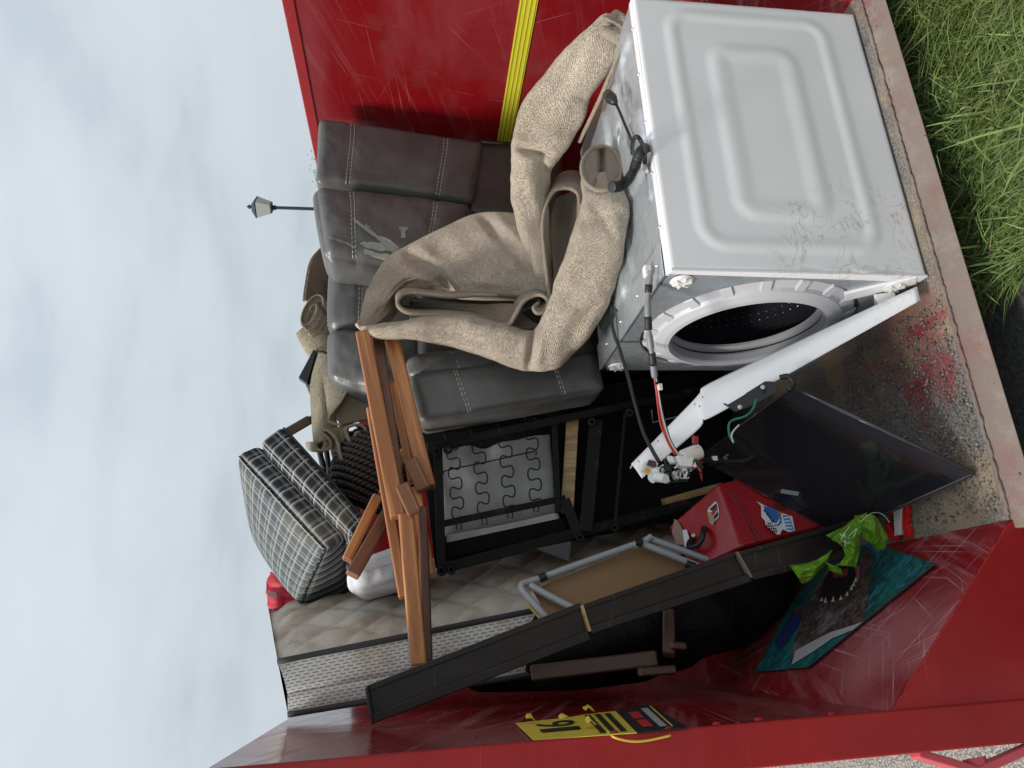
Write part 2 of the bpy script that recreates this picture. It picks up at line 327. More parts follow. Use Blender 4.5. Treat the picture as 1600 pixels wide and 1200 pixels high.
RUG2 = mk_rug('olive_rug', (.40, .31, .21)); RUG3 = mk_rug('cream_rug', (.66, .57, .40)); RUG3_IN = mk_rug('tan_rug_pile', (.42, .33, .22), True)
def mk_pine(name, a=(.40, .165, .055), b=(.26, .085, .026)):
    q = M(name, a, .42, coat=.15, cr=.3); v = q.map((1, 1, .055)); oi = q.nd('ShaderNodeObjectInfo').outputs['Random']
    off = q.nd('ShaderNodeVectorMath', operation='ADD'); q.lk(v, off.inputs[0]); q.lk(oi, off.inputs[1])
    g = q.noise(38, 5, off.outputs[0], .6, .4); w_ = q.noise(160, 3, off.outputs[0]); c = q.mix(q.sm(g, .40, .60), [x*1.12 for x in a], b); c = q.mix(q.math('MULTIPLY', q.sm(w_, .5, .8), .35), c, (.17, .05, .015))
    k = q.sm(q.vor(3.1, q.map((1, 1, .55))), .07, .03); c = q.mix(q.math('MULTIPLY', k, .7), c, (.09, .025, .01))
    c = q.mix(q.math('MULTIPLY', q.sm(q.noise(5, 6, q.co()), .55, .75), .35), c, (.20, .10, .055))
    q.set('Base Color', c).bump(g, .15, .003); return q.m
PINE = mk_pine('varnished_pine', (.50, .215, .07), (.34, .12, .036)); PINE_D = mk_pine('dark_brown_wood', (.16, .065, .035), (.085, .032, .02)); PINE_DD = mk_pine('gap_shaded_wood', (.06, .026, .016), (.03, .012, .008)); PINE_L = mk_pine('pale_raw_wood', (.55, .37, .17), (.42, .26, .11))  # darker tones of the pine; the darkest holds the gap's shade
def mk_endgrain():
    q = M('end_grain_wood', (.2, .09, .05), .7); n = q.nd('ShaderNodeTexWave', wave_type='RINGS', rings_direction='Z'); q.lk(q.map(loc=(.012, .004, 0)), n.inputs[0]); n.inputs['Scale'].default_value = 75; n.inputs['Distortion'].default_value = 2.5; n.inputs['Detail'].default_value = 3
    q.set('Base Color', q.mix(n.outputs['Fac'], (.27, .115, .055), (.12, .045, .022))); return q.m
ENDG = mk_endgrain()
# ---------------------------------------------------------------- ground and skip
GZ = -.17
q = M('grey_gravel_ground', (.2, .19, .17), .9); g_ = q.vor(140); c = q.mix(q.sm(g_, .15, .75), (.44, .415, .375), (.16, .15, .135)); c = q.mix(q.math('MULTIPLY', q.sm(q.noise(9, 5), .4, .7), .5), c, (.30, .28, .25)); q.set('Base Color', c).bump(g_, .6, .006); GRAVEL = q.m
q = M('dark_tarmac', (.05, .05, .05), .85); g_ = q.noise(120, 4, ro=.7); c = q.mix(q.sm(g_, .4, .7), (.022, .022, .022), (.075, .072, .068)); c = q.mix(q.sm(q.vor(210), .25, .1), c, (.15, .145, .14)); c = q.mix(q.math('MULTIPLY', q.sm(q.noise(4, 5), .5, .7), .5), c, (.085, .08, .07)); q.set('Base Color', c).bump(g_, .6, .008); TARMAC = q.m
q = M('soil', (.04, .035, .02), .95); q.set('Base Color', q.mix(q.noise(30, 5), (.03, .035, .012), (.09, .095, .035))); SOIL = q.m
g = G().aabb(-600, 600, -600, 600, GZ-.4, GZ-.008); o = g.obj('ground', GRAVEL); o['kind'] = 'structure'
XG = .79
g = G().prism([(-.12, .75, GZ-.006), (XG-.05, .75, GZ-.006), (XG-.02, .9, GZ-.006), (XG, 1.3, GZ-.006), (XG-.02, 1.40, GZ-.006), (XG-.08, 1.5, GZ-.006), (-.12, 1.5, GZ-.006)], (0, 0, .03)); o = g.obj('tarmac_path', TARMAC, bevel=.02); o['kind'] = 'structure'
g = G().aabb(XG-.02, 60, .35, 60, GZ-.05, GZ); o = g.obj('grass_verge', SOIL); o['kind'] = 'structure'
# grass blades
def blades(n, x0, x1, y0, y1, hmin, hmax, wd):
    x = rng.uniform(x0, x1, n); y = rng.uniform(y0, y1, n)
    cl = np.sin(x*9+y*4)*np.cos(y*11-x*5)*.5+.5; h = (hmin+(hmax-hmin)*rng.beta(1.6, 3.2, n))*(.6+.7*cl)
    az = rng.normal(3.6, 1.1, n); bend = rng.uniform(.25, 1.35, n); wv = wd*rng.uniform(.5, 1.6, n)
    d = np.stack([np.cos(az), np.sin(az)], 1); s_ = np.stack([-d[:, 1], d[:, 0]], 1); vs_ = []
    for t, ww in ((0, 1), (.4, 1), (.75, .75), (1, 0)):
        r_ = h*bend*t*t*.95; z = GZ+h*(t-.42*bend*t*t*.55)
        for sg in ((-1, 1) if ww else (0,)):
            vs_.append(np.stack([x+d[:, 0]*r_+s_[:, 0]*wv*ww*sg, y+d[:, 1]*r_+s_[:, 1]*wv*ww*sg, z], 1))
    return np.stack(vs_, 1)              # n,7,3
A = np.concatenate([blades(70000, XG-.03, 2.3, .45, 1.47, .05, .17, .0013), blades(1400, XG-.03, 2.3, .45, 1.42, .12, .24, .0028), blades(12000, 2.3, 5.0, .36, 3.5, .05, .16, .003)])
n = len(A); me = bpy.data.meshes.new('grass'); base = (np.arange(n)*7)[:, None]
quads = np.concatenate([base+np.array([0, 1, 3, 2]), base+np.array([2, 3, 5, 4])]); tris = base+np.array([4, 5, 6])
me.from_pydata(A.reshape(-1, 3), [], quads.tolist()+tris.tolist())
q = M('grass_blade', (.07, .12, .025), .55, spec=.3); ri = q.nd('ShaderNodeNewGeometry').outputs['Random Per Island']
c = q.mix(q.sm(ri, 0, .85), (.085, .14, .034), (.19, .265, .08)); c = q.mix(q.sm(ri, .93, .95), c, (.30, .26, .13)); c = q.mix(q.sm(q.noise(5, 4), .45, .7), c, q.mix(.5, c, (.16, .185, .05)))
q.set('Base Color', c); q.set('Subsurface Weight', 0.0); q.set('Transmission Weight', 0.0); me.materials.append(q.m)
o = bpy.data.objects.new('grass', me); C.objects.link(o); o['kind'] = 'stuff'; o['label'] = 'long rough green grass in front of the skip'; o['category'] = 'grass'

WZ = 1.66; RZ = 1.765; XL0, XL = .19, -.175; XR0, XR = 1.75, 2.113; Y0, Y1 = 1.40, 4.3; CZ = .38
sk = thing('skip', 'open-ended red steel skip with scratched paint, filled with discarded furniture', 'skip', (.9, 2.8, GZ))
# floor plate with slight dents
G().grid(lambda u, v: V((XL0+(XR0-XL0)*u, Y0+(Y1-Y0)*v, noise.noise(V((u*5, v*8, 0)))*.004*min(1, v*12)*min(1, u*12)*min(1, (1-u)*12))), 40, 60).obj('floor_plate', FLOOR, sk, smooth=True)
G().hexa([(XL0, Y0, 0), (XL0, Y1, 0), (XL, Y1, CZ), (XL, Y0, CZ), (XL0-.02, Y0, -.02), (XL0-.02, Y1, -.02), (XL-.02, Y1, CZ-.02), (XL-.02, Y0, CZ-.02)]).obj('sloping_side_plate', RED_SCUFF, sk)
G().hexa([(XR0, Y0, 0), (XR0, Y1, 0), (XR, Y1, CZ), (XR, Y0, CZ), (XR0+.02, Y0, -.02), (XR0+.02, Y1, -.02), (XR+.02, Y1, CZ-.02), (XR+.02, Y0, CZ-.02)]).obj('sloping_side_plate', RED_SCUFF, sk)
G().hexa([(XL, Y0, CZ), (XL, Y1, CZ), (XL-.018, Y1, WZ), (XL-.018, Y0, WZ), (XL-.03, Y0, CZ-.02), (XL-.03, Y1, CZ-.02), (XL-.048, Y1, WZ), (XL-.048, Y0, WZ)]).obj('side_wall', RED_WORN, sk)
G().aabb(XR, XR+.03, Y0, Y1, CZ, RZ-.04).obj('side_wall', RED, sk)
G().aabb(XR-.006, XR+.06, Y0-.03, Y1, RZ-.045, RZ).obj('top_rail', RED_OUT, sk, bevel=.006)
G().aabb(XL-.10, XL-.021, Y0+.1, Y1, WZ-.06, WZ+.003).obj('top_rail', RED_OUT, sk, bevel=.006)
G().aabb(XL-.05, XR+.03, Y1, Y1+.03, -.02, WZ).obj('end_wall', RED, sk)
# end posts, gussets, sill
G().hexa([(XL+.010, Y0-.010, -.05), (XL-.014, Y0-.010, WZ+.02), (XL-.093, Y0-.010, WZ+.02), (XL-.069, Y0-.010, -.05), (XL+.003, Y0+.03, -.05), (XL-.021, Y0+.03, WZ+.02), (XL-.093, Y0+.08, WZ+.02), (XL-.069, Y0+.08, -.05)]).obj('end_post', RED_OUT, sk, bevel=.005)
G().aabb(XR-.004, XR+.08, Y0-.012, Y0+.08, -.05, RZ-.047).obj('end_post', RED_OUT, sk, bevel=.005)
G().prism([(XL0-.002, Y0-.006, -.002), (XL-.002, Y0-.006, CZ-.002), (XL-.002, Y0-.006, -.1), (XL0-.002, Y0-.006, -.1)], (0, .012, 0)).obj('gusset_plate', RED_OUT, sk)
G().prism([(XR0+.002, Y0-.006, -.002), (XR+.002, Y0-.006, CZ-.002), (XR+.002, Y0-.006, -.1), (XR0+.002, Y0-.006, -.1)], (0, .012, 0)).obj('gusset_plate', RED_OUT, sk)
G().tube([V((XL0-.004+(XL-XL0)*t, Y0-.002+random.uniform(-.0015, .0015), CZ*t+random.uniform(-.0015, .0015))) for t in np.linspace(0, 1, 50)], .003, 6).obj('weld_bead', RED_OUT, sk, smooth=True)
G().hexa([(XL0-.02, Y0-.068, -.016), (XR0+.1, Y0-.068, -.016), (XR0+.1, Y0-.001, -.0015), (XL0-.02, Y0-.001, -.0015), (XL0-.02, Y0+.0, -.07), (XR0+.1, Y0+.0, -.07), (XR0+.1, Y0+.03, -.07), (XL0-.02, Y0+.03, -.07)]).obj('sill', SILL, sk, bevel=.004)
G().tube([V((x, Y0-.001+random.uniform(-.002, .002), .001+random.uniform(-.001, .002))) for x in np.linspace(XL0+.01, XR0-.01, 160)], [.004+random.random()*.002 for _ in range(160)], 6).obj('weld_bead', SILL, sk, smooth=True)
for x in (.45, 1.45): G().aabb(x, x+.12, Y0+.45, Y1-.05, GZ-.008, -.02).obj('skid_rail', RED_OUT, sk)
for i, p_ in enumerate([(1120, 1133), (1185, 1126), (1045, 1141), (960, 1147), (1300, 1118)]):
    p = P(*p_, Y0-.004); G().blob(p+V((.002, 0, 0)), .0045, (1, .6, 2.0)).obj('weld_bead', RED_OUT, sk, smooth=True)
# latch bracket on the outside of the post
g = G(); a = [V((-.262, 1.42, .335)), V((-.30, 1.41, .22)), V((-.262, 1.40, .09)), V((-.262, 1.39, -.05))]
for p, q_ in zip(a, a[1:]): g.beam(p, q_, .035, .016, (1, .2, 0))
g.obj('latch_bracket', RED_PINK, sk, bevel=.003)
G().tube([V((-.27, 1.42, .21)), V((-.345, 1.40, .205))], [.022, .017], 10).obj('latch_pin', RED_PINK, sk, smooth=False)
# reflective tape on the far-side wall
q = M('yellow_reflective_tape', (.60, .52, .03), .32, coat=.3); x = q.xyz(); s_ = q.frac(x[2], 58.); q.set('Base Color', q.mix(q.sm(q.math('ABSOLUTE', q.math('SUBTRACT', s_, .5)), .30, .46), (.62, .56, .035), (.36, .33, .03))); q.bump(q.sm(q.math('ABSOLUTE', q.math('SUBTRACT', s_, .5)), .2, .5), .5, .003); TAPE = q.m
zt0 = .873
G().aabb(XR-.004, XR, Y0+.02, 3.6, zt0, zt0+.065).obj('reflective_tape', TAPE, sk)
# notice on the near wall (text, torn marks)
NX = XL+.003
q = M('yellow_notice', (.60, .48, .035), .45); q.set('Base Color', q.mix(q.sm(q.noise(22, 6, ro=.7), .55, .75), (.60, .47, .05), (.33, .27, .11))); YEL = q.m
BLACKP = M('black_print', (.012, .012, .013), .5).m; GREYPR = M('grey_print', (.30, .30, .31), .6).m; REDPR = M('red_print', (.42, .02, .03), .5).m; WHITEPR = M('white_print', (.7, .7, .7), .5).m
def WX(x, y, d=0):                        # on the leaning side wall
    p = PX(x, y, NX)
    for _ in range(4): p = PX(x, y, XL-.018*(p.z-CZ)/(WZ-CZ)+.003+d)
    return p
no = thing('notice_sticker', 'torn yellow and black notice with numerals stuck on the inside of the red wall', 'sticker', WX(950, 1140))
cor = [WX(833, 1157), WX(995, 1146), WX(962, 1112), WX(806, 1131)]
def NQ(u, v, d=0): return (cor[0].lerp(cor[1], u)).lerp(cor[3].lerp(cor[2], u), v)+V((d, 0, 0))
def ncell(g, u0, u1, v0, v1, d=.003): g.prism([NQ(u0, v0, d), NQ(u1, v0, d), NQ(u1, v1, d), NQ(u0, v1, d)], (.0008, 0, 0))
g = G(); g.prism([NQ(0, 0), NQ(1, 0), NQ(1, 1), NQ(.72, 1.03), NQ(.5, .97), NQ(0, 1)], (.0015, 0, 0)); g.obj('sheet', YEL, no)
g = G(); g.prism([NQ(1.01, 0), NQ(1.52, .05), NQ(1.40, 1.15), NQ(1.02, 1.02)], (.0015, 0, 0)); g.obj('sheet', BLACKP, no)
def numeral(txt, u0, u1, v0, v1):
    cu = bpy.data.curves.new('t', 'FONT'); cu.body = txt; to = bpy.data.objects.new('t', cu); C.objects.link(to)
    bpy.context.view_layer.update(); me = bpy.data.meshes.new_from_object(to.evaluated_get(bpy.context.evaluated_depsgraph_get()))
    bpy.data.objects.remove(to); xs = [v.co.x for v in me.vertices]; ys = [v.co.y for v in me.vertices]; x0, x1, y0, y1 = min(xs), max(xs), min(ys), max(ys)
    g = G(); g.add([NQ(u1-(v.co.y-y0)/(y1-y0)*(u1-u0), v0+(v.co.x-x0)/(x1-x0)*(v1-v0), .003) for v in me.vertices], [tuple(p.vertices) for p in me.polygons]); return g
numeral('1', .14, .52, .28, .44).obj('numeral', BLACKP, no); numeral('6', .14, .52, .52, .80).obj('numeral', BLACKP, no)
g = G()
for r_ in range(3):
    v = .06
    while v < .92:
        l = random.uniform(.05, .12); ncell(g, .66+r_*.1, .72+r_*.1, v, v+l); v += l+.035
g.obj('small_print', BLACKP, no)
g = G(); ncell(g, 1.10, 1.20, .15, .42); ncell(g, 1.10, 1.2, .5, .8); g.obj('red_mark', REDPR, no); g = G(); ncell(g, 1.26, 1.33, .12, .92); g.obj('grey_bar', GREYPR, no); g = G(); ncell(g, 1.37, 1.385, .1, 1.0); g.obj('yellow_line', YEL, no)
for (u, v, s1) in [(.12, .86, .022), (.42, .66, .028), (.62, .3, .024), (.72, 1.0, .03)]:
    p = NQ(u, v, .004); g = G(); g.grid(lambda a, b: p+V((.004+.012*math.sin(a*2.6)*(.5+.5*b)+noise.noise(V((a*4, b*4, u*9)))*.006, (b-.5)*s1*.7, (a-.5)*s1*.8)), 6, 6); g.obj('torn_flap', YEL, no, smooth=True, solid=.001)
g = G().tube([V(q) for q in spl([P(948, 1142, 1.41), P(960, 1152, 1.385), P(985, 1158, 1.383), P(1010, 1157, 1.384), P(1048, 1149, 1.384)], 6)], .0022, 6); g.obj('loose_strip', YEL, no, smooth=True)
# loose stones and grit lying on the floor
g = G(); ico = bmesh.new(); bmesh.ops.create_icosphere(ico, subdivisions=1, radius=1); iv = np.array([v.co[:] for v in ico.verts]); jf = [tuple(v.index for v in f.verts) for f in ico.faces]; ico.free()
vv, ff = [], []
for i in range(2600):
    if i % 6: x, y = rng.uniform(XL0+.02, .75), Y0+.012+abs(rng.normal(0, .22))
    else: x, y = rng.normal(.42, .12), rng.normal(1.52, .07)
    if not (XL0+.01 < x < .8 and Y0-.055 < y < 2.1): continue
    r_ = .0012+.0034*rng.random()**3; k = len(vv)*12; vv.append((iv*rng.uniform(.6, 1.2, (12, 3))*r_)+np.array([x, y, r_*.5+(.002 if y > Y0 else -.012)])); ff += [tuple(a+k for a in f) for f in jf]
for i in range(70):
    x, y = rng.uniform(XL0+.03, .75), Y0+.02+rng.random()*.5; k = len(vv)*12; a_ = rng.uniform(0, 6.28); sx_, sy_ = rng.uniform(.004, .014), rng.uniform(.0012, .004); b_ = iv*np.array([sx_, sy_, .0012]); b_ = np.stack([b_[:, 0]*np.cos(a_)-b_[:, 1]*np.sin(a_), b_[:, 0]*np.sin(a_)+b_[:, 1]*np.cos(a_), b_[:, 2]], 1); vv.append(b_+np.array([x, y, .004])); ff += [tuple(a+k for a in f) for f in jf]
me = bpy.data.meshes.new('grit'); me.from_pydata(np.concatenate(vv), [], ff)
q = M('grit', (.25, .24, .22), .9); ri = q.nd('ShaderNodeNewGeometry').outputs['Random Per Island']; q.set('Base Color', q.mix(ri, (.06, .055, .05), (.26, .24, .21))); me.materials.append(q.m)
o = bpy.data.objects.new('grit', me); C.objects.link(o); o['kind'] = 'stuff'; o['label'] = 'grey grit scattered on the skip floor'; o['category'] = 'grit'
# ---------------------------------------------------------------- washing machine lying in front
wm = thing('washing_machine', 'white washing machine without its front, drum open, lying on the skip floor', 'washing machine', (1.26, 1.78, 0))
X0, X1, YA, YB, ZT = .815, 1.70, 1.433, 2.113, .69
def rr(x, z, x0, x1, z0, z1, r): 
    dx = abs(x-(x0+x1)/2)-((x1-x0)/2-r); dz = abs(z-(z0+z1)/2)-((z1-z0)/2-r)
    return math.hypot(max(dx, 0), max(dz, 0))+min(max(dx, dz), 0)-r
def ss(a, b, t): t = max(0, min(1, (t-a)/(b-a))); return t*t*(3-2*t)
def panel(u, v):
    x = X0+(X1-X0)*u; z = .004+(ZT-.004)*v; a = rr(x, z, .868, 1.668, .10, .612, .085); b = rr(x, z, .962, 1.545, .222, .498, .07)
    h = .0030*ss(-.030, -.002, -abs(a+.024)) + .0036*ss(.010, -.026, b)*(1-.8*ss(-.03, -.075, b))
    h += noise.noise(V((x*3, z*3, 1)))*.0015
    e_ = min(u, 1-u, v, 1-v); h -= .004*ss(.012, 0, e_)
    if v < .5 and u < .03: h -= noise.noise(V((z*14, 2, 0)))*.01*ss(.03, 0, u)
    return V((x, YA-h, z))
G().grid(panel, 170, 150).obj('side_panel', WHITE, wm, smooth=True, solid=.002)
g = G().aabb(X0+.001, X1, YA+.004, YA+.03, ZT-.006, ZT+.001).aabb(X1-.01, X1, YA+.004, YB, .004, ZT-.008).aabb(X0+.02, X1-.012, YB-.004, YB, .004, ZT-.008); g.obj('casing', WHITE, wm)
G().hexa([(X0-.002, YA-.001, .004), (X0-.002, YA-.001, ZT-.002), (X0-.002, YA+.016, ZT-.002), (X0-.002, YA+.030, .004), (X0+.004, YA-.001, .004), (X0+.004, YA-.001, ZT-.002), (X0+.004, YA+.016, ZT-.002), (X0+.004, YA+.03, .004)]).obj('return_edge', WHITE, wm, bevel=.001)
def top(u, v):
    x = X0+.004+(X1-X0-.006)*u; y = YA+.006+(YB-YA-.006)*v; h = 0
    for (a0, a1, b0, b1, hh) in ((.93, 1.18, 1.50, 1.72, -.010), (1.22, 1.36, 1.47, 1.66, .012), (1.40, 1.62, 1.48, 1.60, -.012), (.92, 1.6, 1.76, 2.05, .014), (1.42, 1.60, 1.64, 1.72, .010), (1.05, 1.17, 1.47, 1.52, .008)):
        h += hh*ss(.006, -.012, rr(x, y, a0, a1, b0, b1, .03))
    return V((x, y, ZT+h+noise.noise(V((x*7, y*7, 0)))*.002))
G().grid(top, 110, 80).obj('cover_sheet', GALV, wm, smooth=True, solid=.0015)
G().aabb(X0+.001, X0+.09, YA+.03, YB-.002, ZT+.004, ZT+.007).obj('cover_rail', GALV, wm, bevel=.001)
ZN = M('zinc_screw', (.7, .7, .7), .3, 1).m
for y in np.linspace(1.5, 2.0, 4): G().lathe([(0.0001, .004), (.003, .004), (.004, .001), (.0045, 0)], (X0+.05, y, ZT+.006), (0, 0, 1), 10).obj('screw', ZN, wm, smooth=True)
for x in np.linspace(.95, 1.6, 5): G().lathe([(0.0001, .004), (.003, .004), (.0045, .001)], (x, YA+.022, ZT+.004), (0, 0, 1), 10).obj('screw', ZN, wm, smooth=True)
# front plate with its round opening
cy, cz = 1.778, .338; g = G(); n = 72; inn, outr = [], []
for k in range(n):
    a = 2*math.pi*k/n; c_, s_ = math.cos(a), math.sin(a); inn.append(V((X0+.002, cy+.308*c_, cz+.308*s_)))
    t = min(((YB-.002-cy) if c_ > 0 else (cy-YA-.003))/max(1e-6, abs(c_)), ((ZT-.004-cz) if s_ > 0 else (cz-.006))/max(1e-6, abs(s_))); outr.append(V((X0+.002, cy+t*c_, cz+t*s_)))
g.add(inn+outr+[p+V((.016, 0, 0)) for p in inn], [(k, (k+1) % n, n+(k+1) % n, n+k) for k in range(n)]+[(k, 2*n+k, 2*n+(k+1) % n, (k+1) % n) for k in range(n)]); g.obj('bulkhead_plate', GALV, wm, solid=.0015)
prof = [(.34, .02), (.322, .03), (.318, .055), (.300, .060), (.296, .076), (.268, .084), (.262, .094), (.240, .104), (.226, .106), (.219, .098), (.217, .07)]
tubf = G().lathe(prof, (.9, cy, cz), (-1, 0, 0), 72).obj('tub_cover', GREYP2, wm)
for k in range(18):
    a = 2*math.pi*(k+.3)/18; d = V((0, math.cos(a), math.sin(a))); t = V((0, -math.sin(a), math.cos(a))); p = V((.9-.070, cy, cz))+d*.262
    G().hexa([p-t*.016, p+t*.016, p+t*.016+d*.044, p-t*.016+d*.044, p-t*.014+V((-.022, 0, 0)), p+t*.014+V((-.022, 0, 0)), p+t*.014+d*.036+V((-.012, 0, 0)), p-t*.014+d*.036+V((-.012, 0, 0))]).obj('tub_clip', GREYP2, tubf, bevel=.002)
gsk = G().lathe([(.219, .099), (.216, .094), (.214, .075), (.222, .070), (.222, .055), (.212, .048), (.212, .040)], (.9, cy, cz), (-1, 0, 0), 72).obj('door_gasket', GREYP, wm)
G().lathe([(.2150, .074), (.2215, .0695), (.2215, .0645), (.2200, .062)], (.899, cy, cz), (-1, 0, 0), 72).obj('gasket_groove', RUBB, gsk, smooth=True)
drm = G().lathe([(.214, .041), (.255, .036), (.268, .02), (.268, -.42), (.20, -.44), (.0001, -.44)], (.9, cy, cz), (-1, 0, 0), 72).obj('drum', DRUM, wm, smooth=True)
g = G()
for r_ in range(2):
    for k in range(64): a = 2*math.pi*k/64; d = V((0, math.cos(a), math.sin(a))); g.lathe([(.0001, .002), (.0019, .001), (.0021, 0)], V((.9+.05+.022*r_, cy, cz))+d*.268, -d, 6)
o = g.obj('dimples', M('bright_dimple', (.4, .4, .43), .35, 1).m, drm); o['kind'] = 'stuff'
for k in range(3):
    a = 2*math.pi*k/3+.5; d = V((0, math.cos(a), math.sin(a))); t = V((0, -math.sin(a), math.cos(a))); p = V((.99, cy, cz))+d*.268; G().hexa([p-t*.035, p+t*.035, p+t*.012-d*.05, p-t*.012-d*.05, p-t*.035+V((.3, 0, 0)), p+t*.035+V((.3, 0, 0)), p+t*.012-d*.05+V((.28, 0, 0)), p-t*.012-d*.05+V((.28, 0, 0))]).obj('drum_paddle', DRUM, drm, bevel=.008)
for yy, zz in ((YA+.052, ZT-.048), (YB-.045, ZT-.042), (YA+.055, .06), (YB-.05, .055)):
    g = G(); g.lathe([(.0001, .009), (.010, .010), (.026, .006), (.03, 0)], (X0, yy, zz), (-1, 0, 0), 24)
    for k in range(6): a = k*math.pi/3; d = V((0, math.cos(a), math.sin(a))); g.box(V((X0-.007, yy, zz))+d*.008, d*.016, V((0, -d.z, d.y))*.004, V((-.005, 0, 0)))
    g.obj('levelling_foot', WHITE_C, wm, smooth=False)
g = G().hexa([(X0-.008, 1.50, .05), (X0-.008, 1.56, .02), (X0-.008, 1.58, .06), (X0-.008, 1.52, .10), (X0-.05, 1.50, .055), (X0-.05, 1.545, .03), (X0-.05, 1.565, .06), (X0-.05, 1.52, .09)]); g.obj('corner_bracket', WHITE_C, wm, bevel=.004)
g = G().beam((X0-.004, YA+.02, .02), (X0-.004, YA+.12, .16), .05, .01, (1, 0, 0)); g.obj('corner_brace', WHITE_P, wm, bevel=.003)
# hose, cord, plug, tag on the cover
hp = [PZ(956, 292, .80), PZ(968, 291, .775), PZ(980, 283, .755), PZ(990, 266, .74), PZ(997, 247, .735), PZ(1003, 236, .725), PZ(1007, 232, .70)]
hs = [V(q) for q in spl(hp, 26)]; G().tube(hs, [.0125+.0022*math.sin(i*1.45) if i < 100 else .0145 for i in range(len(hs))], 14).obj('drain_hose', RUBB, wm, smooth=True)
g = G().tube([V(q) for q in spl([PZ(960, 158, .73), PZ(967, 172, .72), PZ(977, 196, .715), PZ(987, 220, .712), PZ(990, 238, .71)], 6)], .0042, 8); g.tube([V(q) for q in spl([PZ(988, 240, .71), PZ(989, 220, .76), PZ(996, 214, .77), PZ(1004, 226, .74), PZ(1008, 246, .71), PZ(1007, 256, .70)], 6)], .0055, 8); g.obj('power_cord', BLK, wm, smooth=True)
a, b = PZ(950, 148, .735), PZ(961, 160, .732); g = G().tube([a, a.lerp(b, .5), b], [.016, .017, .009], 12); pr = (a-b).normalized(); sd_ = pr.cross(V((0, 0, 1)))
plg = g.obj('plug', BLK, wm, smooth=True); g = G()
for s_ in (-.007, .007): G().tube([a+sd_*s_, a+sd_*s_+pr*.02+V((0, 0, .008))], .0022, 6).obj('plug_pin', GALV, plg)
q = M('printed_tag', (.75, .75, .73), .5); u = q.xyz(q.co('UV')); q.set('Base Color', q.mix(q.math('MULTIPLY', q.sm(q.frac(u[1], 9.), .55, .6), q.sm(q.noise(60, 1, q.co('UV')), .45, .5)), (.74, .74, .72), (.12, .12, .12))); 
g = G().grid(lambda u_, v_: PZ(967-3*v_+14*u_*v_*.3, 196+26*v_+6*u_, .735-.006*math.sin(u_*3))+V((-.03*u_, .0, .004*math.sin(v_*4))), 6, 8, 1, 1); g.obj('cord_tag', q.m, wm, smooth=True, solid=.0006)
g = G().tube([PZ(1006, 258, .70), PZ(1010, 268, .702)], [.009, .006], 8); g.obj('hose_clip', WHITE_C, wm)
GREYW = M('grey_sleeve', (.20, .20, .21), .45).m
hw_ = [PZ(1017, 423, .72), P(1014, 445, 1.50), P(1012, 480, 1.52), P(1014, 520, 1.55), P(1019, 556, 1.58), P(1023, 590, 1.62)]; hh_ = [V(q) for q in spl(hw_, 8)]
slv = G().tube(hh_, [.0085 if (i//5) % 2 else .0065 for i in range(len(hh_))], 10).obj('harness_sleeve', GREYW, wm, smooth=True)
for i0, i1 in ((8, 12), (19, 24), (31, 36)): G().tube(hh_[i0:i1], .0095, 10).obj('harness_tape', RUBB, slv, smooth=True)
a = PZ(1017, 425, .705); G().box(a-V((.012, .008, .0)), (.03, 0, 0), (0, .022, 0), (0, 0, .018)).obj('harness_clip', WHITE_C, wm, bevel=.003)
for i, (col, dx) in enumerate([((.45, .02, .03), 0), ((.7, .7, .68), 3), ((.5, .05, .04), -3), ((.03, .03, .03), 5), ((.55, .42, .2), 1.5)]):
    pts = [P(1021+dx*.3, 575, 1.61), P(1026+dx*.5, 605, 1.64), P(1030+dx*.7, 635, 1.66), P(1035+dx, 662, 1.66), P(1045+dx*.8, 690, 1.665), P(1058+dx, 712, 1.67)]
    G().tube([V(q) for q in spl(pts, 6)], .0021, 6).obj('wire', M('wire_insulation', col, .45).m, wm, smooth=True)
for x, y in ((1030, 600), (1036, 608)): p = P(x, y, 1.63); G().box(p, (.016, 0, 0), (0, .01, 0), (0, 0, .01)).obj('wire_connector', BLK if y < 605 else WHITE_C, wm, bevel=.001)
pts = [P(952, 470, 1.86), P(958, 515, 1.87), P(969, 548, 1.87), P(981, 588, 1.84), P(992, 630, 1.80), P(1005, 675, 1.76), P(1020, 705, 1.72), P(1030, 722, 1.70)]
G().tube([V(q) for q in spl(pts, 8)], .0055, 8).obj('mains_cable', BLK, wm, smooth=True)
# ---------------------------------------------------------------- loose front panel
fp = thing('appliance_panel', 'loose white front panel leaning off the washing machine with wires and latch', 'appliance panel', PZ(1440, 460, 0))
N1, K1 = P(1433, 449, 1.452), P(1107, 601, 1.70); N2, K2 = P(1437, 470, 1.445), P(1112, 652, 1.665)
Q1, M1 = P(1081, 630, 1.715), P(987, 726, 1.79); Q2, M2 = P(1094, 668, 1.69), P(1003, 748, 1.77)
K3, N3 = P(1062, 668, 2.10), P(1405, 500, 1.92)
mid1 = [N1, N1.lerp(K1, .33)+V((0, 0, .004)), N1.lerp(K1, .66)+V((0, 0, .003)), K1, K1.lerp(Q1, .5)+V((.004, 0, -.004)), Q1, Q1.lerp(M1, .5), M1]; mid2 = [N2, N2.lerp(K2, .33), N2.lerp(K2, .66), K2, K2.lerp(Q2, .5)+V((.012, 0, .004)), Q2, Q2.lerp(M2, .5), M2]
f2 = patchfn([mid1, [a.lerp(b, .5)+V((.006, -.008, .006)) for a, b in zip(mid1, mid2)], mid2])
G().grid(lambda u, v: f2(u, v), 10, 60).obj('side_flange', WHITE_P, fp, smooth=True, solid=.003)
